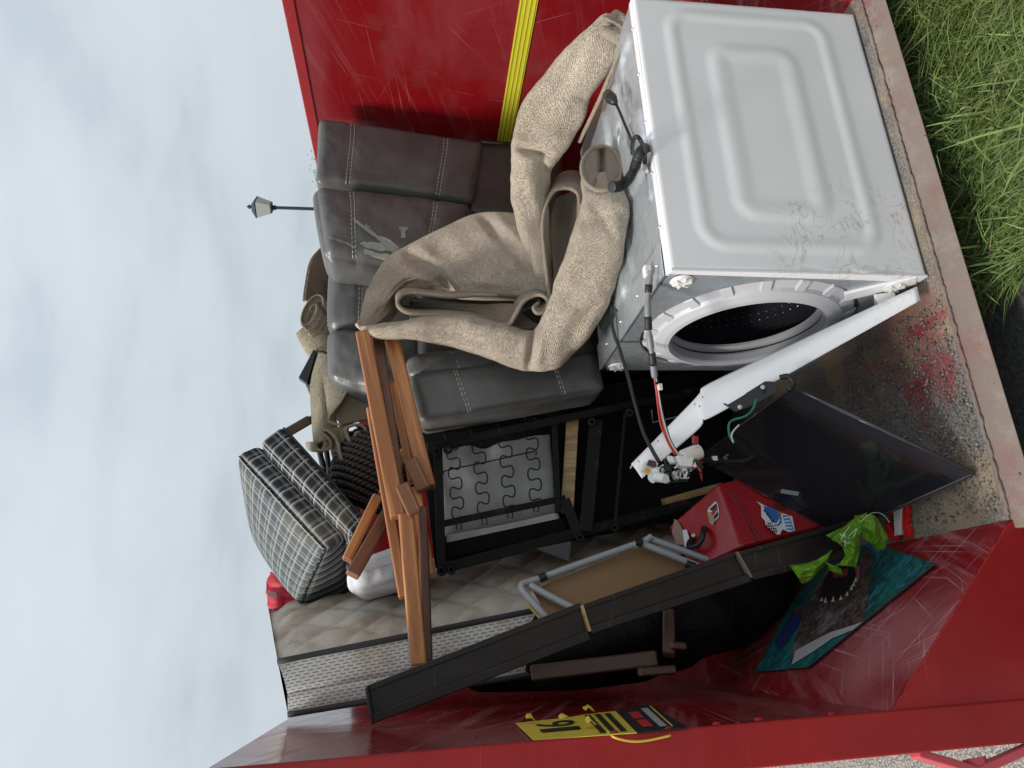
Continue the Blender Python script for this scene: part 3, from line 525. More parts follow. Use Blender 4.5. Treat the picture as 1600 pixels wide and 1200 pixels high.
g = G(); e_ = (K3-K1); pl1 = [N1, N1.lerp(K1, .5), K1, Q1, M1]; g.grid(lambda u, v: patchfn([pl1])(0, v) if False else V(np.array(pl1[min(3, int(v*4))].lerp(pl1[min(4, int(v*4)+1)], v*4-min(3, int(v*4)))))+ (N3-N1).lerp(K3-K1, min(1, v*2))*u*(1-.9*ss(.45, .8, v)), 10, 24); g.obj('face_sheet', WHITE_P, fp, smooth=False, solid=.003)
lat = [P(1222, 598, 1.57), P(1205, 592, 1.585), P(1128, 634, 1.66), P(1122, 628, 1.67), P(1128, 641, 1.655), P(1150, 645, 1.635), P(1215, 612, 1.575)]
G().prism([P(1121, 627, 1.66), P(1140, 637, 1.64), P(1150, 644, 1.635), P(1180, 632, 1.61), P(1214, 612, 1.58), P(1216, 598, 1.58), P(1200, 597, 1.595), P(1160, 617, 1.63), P(1135, 630, 1.65), P(1126, 621, 1.66)], (.03, .05, .015)).obj('door_latch', BLK, fp, bevel=.002)
G().tube([V(q) for q in spl([P(1218, 590, 1.56), P(1232, 588, 1.55), P(1240, 600, 1.55), P(1232, 610, 1.55)], 5)], .007, 8).obj('hinge_hook', BLK, fp, smooth=True)
for x, y in ((1156, 636), (1192, 605)): G().blob(P(x, y, 1.59), .006).obj('latch_screw', GREYP2, fp, smooth=True)
g = G().tube([V(q) for q in spl([P(1182, 623, 1.60), P(1176, 640, 1.60), P(1163, 651, 1.60), P(1146, 656, 1.61), P(1139, 664, 1.61), P(1140, 680, 1.61), P(1146, 692, 1.61)], 6)], .0032, 7); g.obj('wire', M('green_wire', (.02, .16, .09), .5).m, fp, smooth=True)
g = G().tube([V(q) for q in spl([P(1146, 692, 1.61), P(1143, 680, 1.60), P(1148, 671, 1.60), P(1155, 664, 1.60)], 6)], .0022, 6); g.obj('wire', M('white_wire', (.6, .6, .62), .5).m, fp, smooth=True)
a, b = P(1066, 716, 1.66), P(1094, 704, 1.66); G().tube([a, a.lerp(b, .04), a.lerp(b, .95), b], [.017, .02, .02, .017], 20).obj('pump_motor', M('cream_plastic', (.62, .59, .52), .45).m, fp, smooth=True, bevel=.001)
d = (b-a).normalized(); G().box(a+V((-.028, -.018, -.03)), (.028, 0, .006), (0, .03, 0), (.004, 0, .044)).obj('pump_bracket', WHITE_C, fp, bevel=.003)
a, b = P(1018, 748, 1.68), P(1040, 733, 1.70); g = G().tube([a, a.lerp(b, .3), a.lerp(b, .32), a.lerp(b, .5), a.lerp(b, .52), b], [.012, .012, .019, .019, .014, .014], 18); g.obj('inlet_valve', WHITE_C, fp, smooth=False)
a2 = P(1026, 745, 1.665); G().tube([a2, a2+V((-.012, -.03, -.012))], [.013, .011], 16).obj('valve_spigot', WHITE_C, fp, smooth=False)
g = G().prism([P(1003, 736, 1.69), P(1008, 722, 1.70), P(1022, 716, 1.70), P(1028, 728, 1.695), P(1018, 742, 1.685)], (0, .012, 0)); wl = g.obj('warning_label', M('label_white', (.75, .74, .7), .5).m, fp)
g = G().prism([P(1010, 727, 1.688), P(1014, 718, 1.694), P(1025, 721, 1.692), P(1026, 731, 1.688)], (0, -.0008, 0)); g.obj('label_print', M('label_maroon', (.10, .03, .04), .5).m, wl)
g = G().prism([P(1006, 735, 1.685), P(1010, 730, 1.686), P(1017, 735, 1.683), P(1012, 740, 1.68)], (0, -.0008, 0)); g.obj('label_print', M('label_orange', (.65, .33, .02), .5).m, wl)
BW = [(.015, .015, .015), (.6, .6, .58), (.03, .12, .06), (.35, .03, .03), (.02, .02, .02), (.5, .5, .5)]
for i in range(16):
    c0 = V((random.uniform(1040, 1090), random.uniform(722, 745), 0)); pts = [P(c0.x+random.uniform(-16, 16), c0.y+random.uniform(-12, 12), random.uniform(1.64, 1.70)) for _ in range(4)]
    G().tube([V(q) for q in spl(pts, 6)], random.uniform(.0016, .003), 6).obj('wire', M('wire_%d' % i, BW[i % 6], .5).m, fp, smooth=True)
for x, y, mm in ((1062, 747, GALV), (1048, 752, GALV), (1075, 735, WHITE_C), (1050, 735, RUBB), (1056, 722, WHITE_C), (1080, 742, BLK)): p = P(x, y, 1.655); G().box(p, (.018, .004, .006), (-.004, .012, 0), (0, 0, .012)).obj('wire_connector', mm, fp, bevel=.0015)
p = P(1092, 693, 1.64); G().box(p, (.02, .004, -.004), (0, .014, 0), (.003, 0, .013)).obj('wire_connector', M('red_connector', (.30, .02, .03), .45).m, fp, bevel=.0015)
G().tube([V(q) for q in spl([P(1062, 712, 1.65), P(1075, 703, 1.645), P(1092, 696, 1.64)], 6)], .002, 6).obj('wire', WHITE_C, fp, smooth=True)
for x, y in ((1085, 633), (1092, 636), (1097, 622), (1028, 690), (998, 722)): G().blob(P(x, y, 1.69 if x > 1050 else 1.745)+V((0, -.008, .002)), .002, (1.6, .4, .7)).obj('slot', BLK, fp)
# ---------------------------------------------------------------- smoked glass sheet
G1, G2, G4 = P(1236, 606, 1.60), PZ(1521, 740, .012), P(1091, 716, 2.03); G3 = G2+G4-G1
gl = thing('smoked_glass_shelf', 'square sheet of smoked glass propped in front of the red tool chest', 'glass sheet', G2)
q = M('smoked_glass', (.02, .02, .022), .06); t = q.t; tr = q.nd('ShaderNodeBsdfTransparent'); tr.inputs[0].default_value = (.78, .78, .79, 1); gs = q.nd('ShaderNodeBsdfGlossy'); gs.inputs['Roughness'].default_value = .05; gs.inputs[0].default_value = (.8, .82, .85, 1)
fr = q.nd('ShaderNodeFresnel'); fr.inputs[0].default_value = 1.5; mxs = q.nd('ShaderNodeMixShader'); t.links.new(fr.outputs[0], mxs.inputs[0]); t.links.new(tr.outputs[0], mxs.inputs[1]); t.links.new(gs.outputs[0], mxs.inputs[2]); df = q.nd('ShaderNodeBsdfDiffuse'); df.inputs[0].default_value = (.10, .10, .11, 1); m3 = q.nd('ShaderNodeMixShader'); q.lk(q.math('MULTIPLY_ADD', q.noise(7, 5, ro=.65), .16, .03), m3.inputs[0]); t.links.new(mxs.outputs[0], m3.inputs[1]); t.links.new(df.outputs[0], m3.inputs[2]); t.links.new(m3.outputs[0], t.nodes['Material Output'].inputs[0]); GLASS = q.m  # patchy grey diffuse imitates the pale reflection missing from the pane
BAND = M('black_ceramic_border', (.035, .036, .041), .2, coat=.5).m
nr = (G2-G1).cross(G4-G1).normalized(); nr = nr if nr.dot(EYE-G1) > 0 else -nr
def gq(a, b, d=0): return G1+(G2-G1)*a+(G4-G1)*b+nr*d
G().prism([gq(.004, .004), gq(.996, .004), gq(.996, .996), gq(.004, .996)], nr*-.004).obj('pane', GLASS, gl)
for i, (a0, a1, b0, b1) in enumerate(((0, 1, 0, .10), (0, 1, .93, 1), (0, .07, .10, .93), (.93, 1, .10, .93))):
    G().prism([gq(a0, b0, .0015), gq(a1, b0, .0015), gq(a1, b1, .0015), gq(a0, b1, .0015)], nr*-.001).obj('printed_border', GLASS if i else BAND, gl)
G().tube([gq(-.004, 0, -.002), gq(1.004, 0, -.002)], .006, 10).obj('edge_trim', BAND, gl, smooth=True)
G().tube([gq(1, 0, -.002), gq(1, 1, -.002)], .005, 10).obj('edge_trim', BAND, gl, smooth=True); G().tube([gq(0, 0, -.002), gq(0, 1, -.002)], .003, 8).obj('edge_trim', BAND, gl, smooth=True)
c = gq(.55, .55, .003); G().prism([gq(.52, .86, .002), gq(.60, .80, .002), gq(.62, .84, .002), gq(.54, .90, .002)], nr*.0006).obj('tape_scrap', M('clear_tape', (.30, .31, .32), .4).m, gl)
for (a_, b_) in ((.1, .80), (.115, .84)): 
    g = G()
    for k in range(5): g.prism([gq(a_+.0, b_+k*.012, .003), gq(a_+.012, b_+k*.012, .003), gq(a_+.012, b_+k*.012+.006, .003), gq(a_, b_+k*.012+.006, .003)], nr*.0004)
    g.obj('maker_mark', GREYPR, gl)
g = G().tube([V(q) for q in spl([P(1085, 722, 1.72), P(1110, 719, 1.76), P(1140, 721, 1.78), P(1165, 719, 1.78), P(1180, 712, 1.78)], 6)], .0055, 8); g.obj('wire', BLK, fp, smooth=True); p = P(1122, 719, 1.755); G().box(p, (.012, 0, 0), (0, .01, 0), (0, 0, .014)).obj('wire_connector', WHITE_C, fp, bevel=.001)
# ---------------------------------------------------------------- beige rug
rg = thing('rug', 'thick beige woven rug crumpled in folds over the washing machine and leather seating', 'rug', P(840, 460, 2.05))
g_r = sweep([(966, 44, 1.60, 12, .02), (955, 48, 1.61, 26, .025), (925, 85, 1.66, 35, .03), (890, 130, 1.74, 41, .035), (862, 180, 1.83, 48, .05), (840, 225, 1.92, 42, .07), (829, 270, 1.99, 31, .08), (829, 320, 2.03, 28, .08), (837, 370, 2.05, 22, .07), (846, 420, 2.05, 14, .05), (851, 455, 2.05, 5, .02)], 48, 3.2, .010, k=14); crease(g_r, [(812, 231, 856, 242, 7, .035), (800, 215, 820, 222, 8, -.012), (846, 246, 866, 330, 8, .028), (866, 208, 905, 196, 12, .02), (820, 250, 838, 330, 10, -.012), (935, 55, 880, 165, 9, -.007), (915, 60, 862, 165, 7, .008), (900, 150, 935, 160, 6, .008)]).obj('fold', RUG, rg, smooth=True)
sweep([(950, 34, 1.63, 22, .012), (962, 48, 1.58, 26, .014), (956, 62, 1.58, 24, .012)], 14, 3, .002).obj('folded_end', RUG, rg, smooth=True)
G().tube([V(q) for q in spl([P(941, 27, 1.57), P(960, 36, 1.565), P(978, 51, 1.56), P(968, 80, 1.58), P(950, 125, 1.66), P(930, 170, 1.76), P(905, 222, 1.88)], 8)], .0065, 8).obj('binding', BIND, rg, smooth=True)
# main dome
R0 = [(560, 505, 2.12), (574, 452, 2.23), (603, 405, 2.29), (640, 381, 2.28), (690, 356, 2.24), (745, 333, 2.18), (808, 333, 2.12), (862, 345, 2.08)]
R1_ = [(560, 508, 2.12), (585, 470, 2.18), (622, 425, 2.24), (665, 402, 2.23), (712, 382, 2.19), (765, 370, 2.13), (815, 375, 2.07), (858, 385, 2.03)]
R2_ = [(562, 511, 2.12), (592, 482, 2.16), (632, 440, 2.22), (680, 424, 2.21), (725, 415, 2.17), (780, 412, 2.11), (825, 418, 2.05), (856, 425, 2.01)]
R3_ = [(566, 513, 2.12), (600, 490, 2.17), (625, 447, 2.23), (676, 440, 2.22), (715, 443, 2.18), (785, 446, 2.12), (830, 450, 2.06), (854, 452, 2.02)]
R4_ = [(572, 515, 2.12), (606, 495, 2.20), (628, 462, 2.26), (690, 452, 2.25), (716, 464, 2.21), (790, 466, 2.15), (832, 466, 2.09), (853, 460, 2.05)]
R5_ = [(580, 517, 2.24), (612, 500, 2.33), (640, 466, 2.39), (690, 462, 2.38), (722, 468, 2.34), (790, 470, 2.28), (832, 468, 2.22), (853, 462, 2.18)]
pf = patchfn([[P(*q) for q in r] for r in (R0, R1_, R2_, R3_, R4_, R5_)])
def dome(u, v):
    p = pf(u, v); d = (EYE-p).normalized(); w_ = math.sin(math.pi*min(1, max(0, v)))*math.sin(math.pi*min(1, u*1.1))
    h = noise.noise(V((u*3.2+v*2.2, v*4.5-u*1.5, 3)))*.022+noise.noise(V((u*8+v*5, v*9, 1)))*.007
    cr_ = math.exp(-((v-.36-.22*u)/.045)**2)*-.030*ss(.1, .4, u)+math.exp(-((v-.30-.18*u)/.05)**2)*.016*ss(.1, .4, u)
    return p+d*(h+cr_)*max(.1, w_)
crease(G().grid(dome, 90, 130, .5, .75), [(755, 340, 795, 388, 9, .022), (795, 388, 848, 440, 10, .026), (775, 335, 830, 395, 9, -.014), (640, 398, 690, 436, 9, .028), (690, 436, 712, 458, 7, .03), (660, 388, 715, 440, 10, -.016), (590, 440, 640, 410, 12, .012), (700, 360, 745, 420, 16, -.012), (604, 470, 640, 452, 7, -.014), (740, 440, 800, 446, 8, -.01), (588, 490, 622, 470, 8, .012)]).obj('fold', RUG, rg, smooth=True, solid=.012)
# outer roll ending in a rolled mouth
g_o = sweep([(562, 512, 2.10, 3, .01), (590, 518, 2.08, 10, .03), (640, 516, 2.06, 17, .05), (700, 516, 2.05, 23, .06), (760, 528, 2.03, 28, .06), (815, 546, 2.01, 31, .06), (852, 546, 1.98, 34, .07), (885, 506, 1.93, 40, .07), (912, 450, 1.86, 44, .075), (932, 390, 1.76, 44, .07), (942, 345, 1.71, 39, .06), (944, 316, 1.70, 35, .05), (941, 294, 1.705, 32, .03), (940, 276, 1.715, 31, .015)], 48, 2.8, .011, k=12, cap=False); crease(g_o, [(826, 580, 832, 530, 6, .03), (832, 530, 846, 505, 6, .024), (838, 580, 846, 535, 8, -.014), (566, 512, 640, 492, 5, .02), (600, 525, 680, 530, 9, -.008), (860, 520, 905, 480, 12, -.012), (880, 545, 930, 470, 10, .012), (905, 430, 960, 400, 12, .010), (915, 350, 968, 330, 8, .016), (925, 315, 960, 372, 7, .008), (700, 520, 760, 538, 9, .010)]).obj('outer_roll', RUG, rg, smooth=True)
mc = P(940, 262, 1.685); vw = (mc-EYE).normalized(); ua = (P(971, 262, 1.685)-mc)-vw*.01; ub = (P(940, 228, 1.685)-mc)+vw*.05
G().tube([mc+ua*math.cos(a)+ub*math.sin(a) for a in np.linspace(0, 2*math.pi, 49)], .0065, 8, False).obj('binding', BIND, rg, smooth=True)
def mouth(u, v):
    a = 2*math.pi*v; r_ = u; lob = abs(math.sin(a))**.5*.0
    p = mc+(ua*math.cos(a)+ub*math.sin(a))*r_*.97; cre = math.exp(-(math.cos(a)*r_*1.0/.16)**2) if math.sin(a) > -.9 else 1
    return p+vw*(.035*(1-r_**4)*.4+.055*cre*(1-r_**6))+vw*noise.noise(p*60)*.003
G().grid(mouth, 14, 48, .1, .3).obj('rolled_mouth', RUG_IN, rg, smooth=True)
# edge ribbons
pa = [(906, 322, 1.96), (902, 302, 1.96), (886, 294, 1.96), (866, 299, 1.96), (853, 322, 1.965), (848, 358, 1.975), (852, 405, 1.98), (856, 440, 1.97), (858, 470, 1.95), (850, 486, 1.945), (839, 489, 1.945), (834, 481, 1.95), (841, 474, 1.96)]
g, pts = ribbon(pa, .16, lean=(.07, 0, -.03)); o = g.obj('turned_edge', RUG_IN, rg, smooth=True, solid=.008); G().tube(pts, .0066, 8).obj('binding', BIND, o, smooth=True)
pb = [(858, 474, 1.95), (850, 463, 1.95), (836, 461, 1.955), (818, 472, 1.96), (806, 492, 1.965), (794, 508, 1.97), (774, 507, 1.985), (745, 498, 2.0), (700, 493, 2.02), (655, 492, 2.035), (632, 487, 2.045), (621, 475, 2.05), (625, 463, 2.05), (642, 457, 2.055), (672, 460, 2.06), (705, 463, 2.06), (740, 461, 2.06), (778, 461, 2.06)]
g, pts = ribbon(pb, .17, lean=(.02, 0, .01)); o = g.obj('turned_edge', RUG_IN, rg, smooth=True, solid=.008); G().tube(pts, .0064, 8).obj('binding', BIND, o, smooth=True)
G().grid(patchfn([[P(*q) for q in r] for r in ([(896, 300, 2.02), (868, 310, 2.04), (858, 350, 2.06), (862, 410, 2.05), (866, 460, 2.02), (862, 500, 2.0)], [(905, 310, 2.0), (890, 330, 2.08), (885, 370, 2.10), (885, 420, 2.08), (884, 465, 2.02), (875, 500, 1.99)], [(912, 320, 1.92), (910, 345, 1.95), (908, 380, 1.97), (905, 425, 1.96), (900, 460, 1.94), (895, 490, 1.93)])]), 16, 40, .2, .5).obj('fold', RUG_IN, rg, smooth=True, solid=.01)
G().grid(patchfn([[P(*q) for q in r] for r in ([(640, 470, 2.14), (690, 472, 2.14), (740, 476, 2.12), (790, 474, 2.10), (830, 478, 2.06)], [(640, 482, 2.2), (690, 484, 2.16), (740, 486, 2.13), (775, 487, 2.10), (815, 488, 2.06)], [(640, 496, 2.14), (690, 500, 2.10), (740, 505, 2.08), (790, 516, 2.05), (845, 510, 2.03)])]), 10, 30, .2, .5).obj('fold', RUG_IN, rg, smooth=True, solid=.01)
# ---------------------------------------------------------------- leather armchair on its side, by the far wall
ac = thing('leather_armchair', 'dark grey leather armchair with torn headrest, tipped beside the taped red wall', 'armchair', (1.7, 2.7, .1))
def c8(f, Yf, dep, sh=(0, 0)):            # front corners by picture point, back corners dep behind
    ys = Yf if isinstance(Yf, (list, tuple)) else [Yf]*4; a = [P(x, y, Y_) for (x, y), Y_ in zip(f, ys)]
    return a+[p+V((sh[0], dep, sh[1])) for p in a]
k1 = Cushion(c8([(497, 181), (757, 219), (742, 316), (492, 283)], [2.38, 2.46, 2.46, 2.37], .22), .028, (.0, .0, .016), .006)
k1.gr = (-.60, .52); o1 = k1.build('back_cushion', LEA, ac, 36)
k1.gr = (-.60, .52)
k2 = Cushion(c8([(486, 285), (742, 314), (712, 440), (505, 402)], [2.27, 2.41, 2.40, 2.27], .24), .05, (.012, .018, .035), .013, 9)
k2.gr = (-.54, .50); o2 = k2.build('headrest_cushion', LEA, ac, 40)
for kk, fr_, oo in ((k1, (-.60, .52), o1), (k2, (-.54, .50), o2)):
    for f_ in fr_:
        for d_ in (-.022, .022): kk.seam('stitching', THREAD, oo, [(f_+d_, -.97, -1), (f_+d_+.01, -.4, -1), (f_+d_, .3, -1), (f_+d_-.01, .97, -1)], off=.0015)
# torn patches where the backing shows
def tear(poly, name='torn_patch'):
    q_ = []
    for (a0, b0), (a1, b1) in zip(poly, poly[1:]+poly[:1]):
        for t in range(5): q_.append((-.2+1.35*(a0+(a1-a0)*t/5+.2+random.uniform(-.008, .008)), .38+1.3*(b0+(b1-b0)*t/5-.38+random.uniform(-.012, .012))))
    poly = q_; g = G(); n = len(poly); pts = [k2.at(a, b, -1, .0035) for a, b in poly]; g.add(pts, [tuple(range(n))]); return g.obj(name, BACKING, o2)
tear([(-.45, .05), (-.36, .16), (-.25, .28), (-.20, .34), (-.12, .36), (-.06, .42), (.02, .50), (-.02, .60), (-.12, .58), (-.22, .62), (-.36, .56), (-.40, .50), (-.30, .48), (-.18, .46), (-.22, .40), (-.33, .28), (-.43, .14)])
tear([(.00, .10), (.10, .09), (.07, .17), (.08, .30), (.03, .33), (.02, .22)]); tear([(-.70, .46), (-.60, .49), (-.50, .55), (-.42, .58), (-.46, .62), (-.58, .57), (-.68, .51)]); tear([(-.36, .60), (-.24, .64), (-.05, .63), (.02, .70), (-.20, .74), (-.34, .70)]); tear([(-.33, .16), (-.28, .17), (-.29, .22), (-.33, .21)])
Cushion(c8([(747, 216), (880, 226), (880, 345), (734, 338)], [2.47, 2.47, 2.47, 2.47], .5), .012, (0, 0, .004), .002).build('side_panel', LEA2, ac, 8)
G().aabb(1.22, 1.72, 2.47, 3.1, .02, 1.0).obj('frame_box', LEA2, ac, bevel=.03)
G().tube([P(753, 222, 2.455), P(800, 226, 2.455)], .006, 6).obj('piping', LEA2, ac, smooth=True)
for x, y in ((519, 183), (546, 187)): G().blob(P(x, y, 2.5)+V((.012, 0, 0)), .012).obj('stud', BLK, ac, smooth=True)
# ---------------------------------------------------------------- recliner sofa tipped up on its end
rs = thing('recliner_sofa', 'dark leather recliner sofa tipped on end showing its springs and metal underside', 'sofa', (.75, 2.5, .05))
e1 = Cushion(c8([(514, 410), (660, 410), (660, 512), (511, 511)], 2.46, .30), .035, (.01, .01, .02), .012, 10); e1.gr = (-.31,); oe1 = e1.build('seat_cushion', LEA, rs)
e2 = Cushion(c8([(511, 511), (660, 512), (660, 640), (514, 592)], [2.45, 2.45, 2.42, 2.46], .30), .035, (.01, .01, .016), .018, 11); oe2 = e2.build('seat_cushion', LEA, rs)
for d_ in (-.03, .03): e1.seam('stitching', THREAD, oe1, [(-.30+d_, -.95, -1), (-.31+d_, 0, -1), (-.32+d_, .95, -1)])
for ee, a_, oo in ((e1, -.97, oe1), (e2, -.97, oe2)): ee.seam('stitching', THREAD, oo, [(a_, -.9, -.6), (a_, 0, -.62), (a_, .9, -.6)], .0013)
e3 = Cushion(c8([(636, 552), (925, 520), (935, 575), (640, 590)], [2.20, 2.18, 2.18, 2.20], .22), .03, (.01, .01, .012), .008); e3.gr = (-.52, .53); oe3 = e3.build('footrest_pad', LEA, rs, 30)
e4 = Cushion(c8([(639, 582), (932, 548), (946, 610), (658, 661)], [2.165, 2.14, 2.14, 2.165], .16), .026, (.008, .006, .014), .009); e4.gr = (-.52, .53); oe4 = e4.build('footrest_pad', LEA, rs, 28)
for ee, oo in ((e3, oe3), (e4, oe4)):
    for f_ in (-.53, .50):
        for d_ in (-.014, .014): ee.seam('stitching', THREAD, oo, [(f_+d_, -.95, -1), (f_+d_+.02, 0, -1), (f_+d_+.05, .95, -1)])
G().aabb(.92, 1.45, 2.40, 2.85, .05, 1.30).obj('seat_body', LEA2, rs, bevel=.04)
q = M('black_underside_cloth', (.005, .005, .006), .95, spec=.2); BCLOTH = q.m
q = M('black_frame_steel', (.02, .018, .018), .55, spec=.14); q.set('Base Color', q.mix(q.sm(q.noise(14, 6, ro=.7), .55, .7), (.009, .009, .009), (.05, .028, .022))); BSTEEL = q.m
q = M('grey_lining_cloth', (.30, .30, .30), .9); q.set('Base Color', q.mix(q.sm(q.noise(6, 6), .4, .75), (.36, .36, .355), (.24, .235, .225))); LIN = q.m
G().hexa([P(660, 700, 2.40), P(1125, 598, 2.40), P(1125, 800, 2.40), P(680, 888, 2.40), P(650, 640, 2.75), P(1150, 600, 2.75), P(1150, 740, 2.75), P(680, 820, 2.75)]).obj('underside_cloth', BCLOTH, rs)
G().hexa([P(665, 640, 2.30), P(1130, 575, 2.30), P(1130, 640, 2.395), P(660, 720, 2.395), P(665, 640, 2.75), P(1130, 575, 2.75), P(1130, 640, 2.75), P(660, 720, 2.75)]).obj('underside_cloth', BCLOTH, rs)
lf = patchfn([[P(678, 668, 2.375), P(760, 650, 2.38), P(854, 628, 2.38)], [P(690, 750, 2.385), P(770, 730, 2.39), P(862, 710, 2.39)], [P(694, 838, 2.38), P(780, 822, 2.385), P(870, 803, 2.385)]])
G().grid(lambda u, v: lf(u, v)+V((0, noise.noise(V((u*4, v*5, 0)))*.012, 0)), 24, 24).obj('spring_lining', LIN, rs, smooth=True, solid=.002)
G().grid(patchfn([[P(697, 836, 2.33), P(790, 819, 2.33), P(872, 800, 2.33)], [P(698, 852, 2.33), P(790, 836, 2.335), P(876, 818, 2.33)]]), 4, 20).obj('lining_flap', LIN, rs, smooth=True, solid=.002)
SPR = M('spring_wire', (.03, .03, .032), .35, .7).m
for (xa, ya, xb, yb) in ((703, 655, 717, 815), (743, 645, 757, 808), (785, 636, 797, 797), (826, 622, 838, 787)):
    pts = []
    n_ = 110
    for i in range(n_+1):
        t_ = i/n_; ph = t_*2*math.pi*5.2; x_ = xa+(xb-xa)*t_; y_ = ya+(yb-ya)*t_
        pts.append(P(x_+10*math.sin(ph), y_-4.6*math.sin(2*ph), 2.345))
    G().tube(pts, .0028, 6).obj('spring', SPR, rs, smooth=True)
    p = P(xb, yb+8, 2.34); G().tube([P(xb-3, yb-4, 2.34), P(xb-4, yb+12, 2.34), P(xb+4, yb+12, 2.34), P(xb+3, yb-4, 2.34)], .0022, 6).obj('spring_clip', SPR, rs)
G().tube([V(q) for q in spl([P(695, 742, 2.338), P(698, 735, 2.338), P(760, 722, 2.338), P(832, 706, 2.338), P(837, 711, 2.338)], 5)], .0026, 6).obj('cross_wire', SPR, rs, smooth=True)
def bar(a, b, w_, t_, m_=BSTEEL, nm='frame_rail'): return G().beam(P(*a), P(*b), w_, t_).obj(nm, m_, rs, bevel=.002)
bar((668, 698, 2.29), (1112, 606, 2.29), .028, .03); bar((684, 890, 2.29), (1118, 776, 2.29), .034, .035); bar((684, 694, 2.30), (690, 896, 2.30), .03, .03); bar((694, 818, 2.31), (884, 778, 2.31), .022, .03); bar((866, 650, 2.31), (872, 800, 2.31), .022, .05); bar((977, 645, 2.26), (961, 820, 2.26), .012, .006, nm='link_arm'); bar((932, 655, 2.27), (915, 830, 2.27), .045, .03)
bar((882, 780, 2.28), (905, 838, 2.28), .035, .03); bar((690, 862, 2.33), (884, 820, 2.33), .05, .02, BCLOTH, 'hem_band')
G().beam(P(897, 618, 2.36), P(886, 800, 2.36), .045, .04).obj('timber_rail', PINE_L, rs, bevel=.003); G().beam(P(1040, 785, 2.36), P(1130, 760, 2.36), .03, .04).obj('timber_rail', PINE_L, rs, bevel=.003)
for x, y in ((683, 705), (700, 702), (925, 659), (984, 645), (906, 840), (961, 824), (690, 892), (705, 890)):
    p = P(x, y, 2.27); d = (EYE-p).normalized(); G().lathe([(.006, .02), (.013, .02), (.016, .012), (.016, -.02), (.006, -.02), (.006, .02)], p, d, 16).obj('pivot_bush', BSTEEL, rs, smooth=False)
G().tube([P(1018, 640, 2.36), P(1020, 660, 2.36), P(1085, 645, 2.36)], .003, 6).obj('hanger_wire', GREYPR, rs)
g = G().prism([P(836, 857, 2.26), P(893, 845, 2.24), P(890, 878, 2.24)], (.0, .03, .0)); g.obj('corner_cap', M('dark_plastic_cap', (.035, .034, .033), .5).m, rs, bevel=.002)
# ---------------------------------------------------------------- pine lounger frame
def wood(parent, a, b, wpx, t, mat=PINE, name='beam', ends=True, bev=.0065):
    p, q_ = P(*a), P(*b); d = q_-p; l = d.length; z = d.normalized(); vw = ((p+q_)/2-EYE).normalized(); x = z.cross(vw).normalized(); y = z.cross(x)
    if y.dot(vw) < 0: x = -x; y = z.cross(x)
    w_ = pxm(wpx, (p+q_)/2); g = G(); c_ = [(-w_/2, 0, 0), (w_/2, 0, 0), (w_/2, t, 0), (-w_/2, t, 0)]; vs_ = [V(k) for k in c_]+[V(k)+V((0, 0, l)) for k in c_]
    g.add(vs_, [(0, 1, 5, 4), (1, 2, 6, 5), (2, 3, 7, 6), (3, 0, 4, 7)]); g.cur = 1; g.add(vs_, [(3, 2, 1, 0), (4, 5, 6, 7)]); 
    o = g.obj(name, [mat, ENDG if ends else mat], parent); bm_ = bmesh.new(); bm_.from_mesh(o.data); bmesh.ops.remove_doubles(bm_, verts=bm_.verts[:], dist=1e-6); bmesh.ops.recalc_face_normals(bm_, faces=bm_.faces[:]); bm_.to_mesh(o.data); bm_.free()
    o.matrix_basis = Matrix(((x.x, y.x, z.x, p.x), (x.y, y.y, z.y, p.y), (x.z, y.z, z.z, p.z), (0, 0, 0, 1)))
    mb = o.modifiers.new('bevel', 'BEVEL'); mb.width = bev; mb.segments = 2; mb.limit_method = 'ANGLE'; o.data.polygons.foreach_set('use_smooth', [True]*len(o.data.polygons)); mb.harden_normals = True
    return o
pf_ = thing('pine_lounger_frame', 'broken varnished pine lounger frame with drilled beams laid across the mattress', 'wooden frame', P(655, 1030, 1.98))
wood(pf_, (566, 515, 2.06), (622, 806, 2.00), 24, .045); wood(pf_, (589, 522, 2.11), (622, 760, 2.06), 20, .03, PINE_D)
wood(pf_, (579, 634, 2.12), (631, 932, 2.06), 16, .05); wood(pf_, (614, 596, 2.13), (645, 752, 2.12), 14, .04); wood(pf_, (612, 528, 2.10), (668, 760, 2.06), 24, .05)
wood(pf_, (645, 760, 2.05), (668, 900, 2.10), 24, .05); wood(pf_, (634, 800, 1.98), (654, 1040, 1.97), 25, .045); wood(pf_, (660, 790, 2.06), (668, 1035, 2.02), 16, .03, PINE_D)
for a, b, hx, hy in (((640, 716, 2.035), (662, 764, 2.02), 652, 737), ((627, 755, 1.965), (648, 801, 1.95), 636, 779)):
    p0, p1 = P(*a), P(*b); o = wood(pf_, a, b, 23, .03, ENDG, 'end_block'); g = G(); d = (EYE-p0).normalized(); c_ = P(hx, hy, a[2])+d*.001; g.lathe([(.0001, .0005), (.006, .001), (.0065, 0)], c_, d, 14); g.obj('bolt_hole', BLK, pf_)
wood(pf_, (592, 772, 2.22), (543, 874, 2.16), 17, .03, PINE); wood(pf_, (607, 800, 2.20), (552, 896, 2.13), 22, .04, PINE_D); wood(pf_, (640, 690, 2.24), (598, 772, 2.22), 14, .03, PINE)
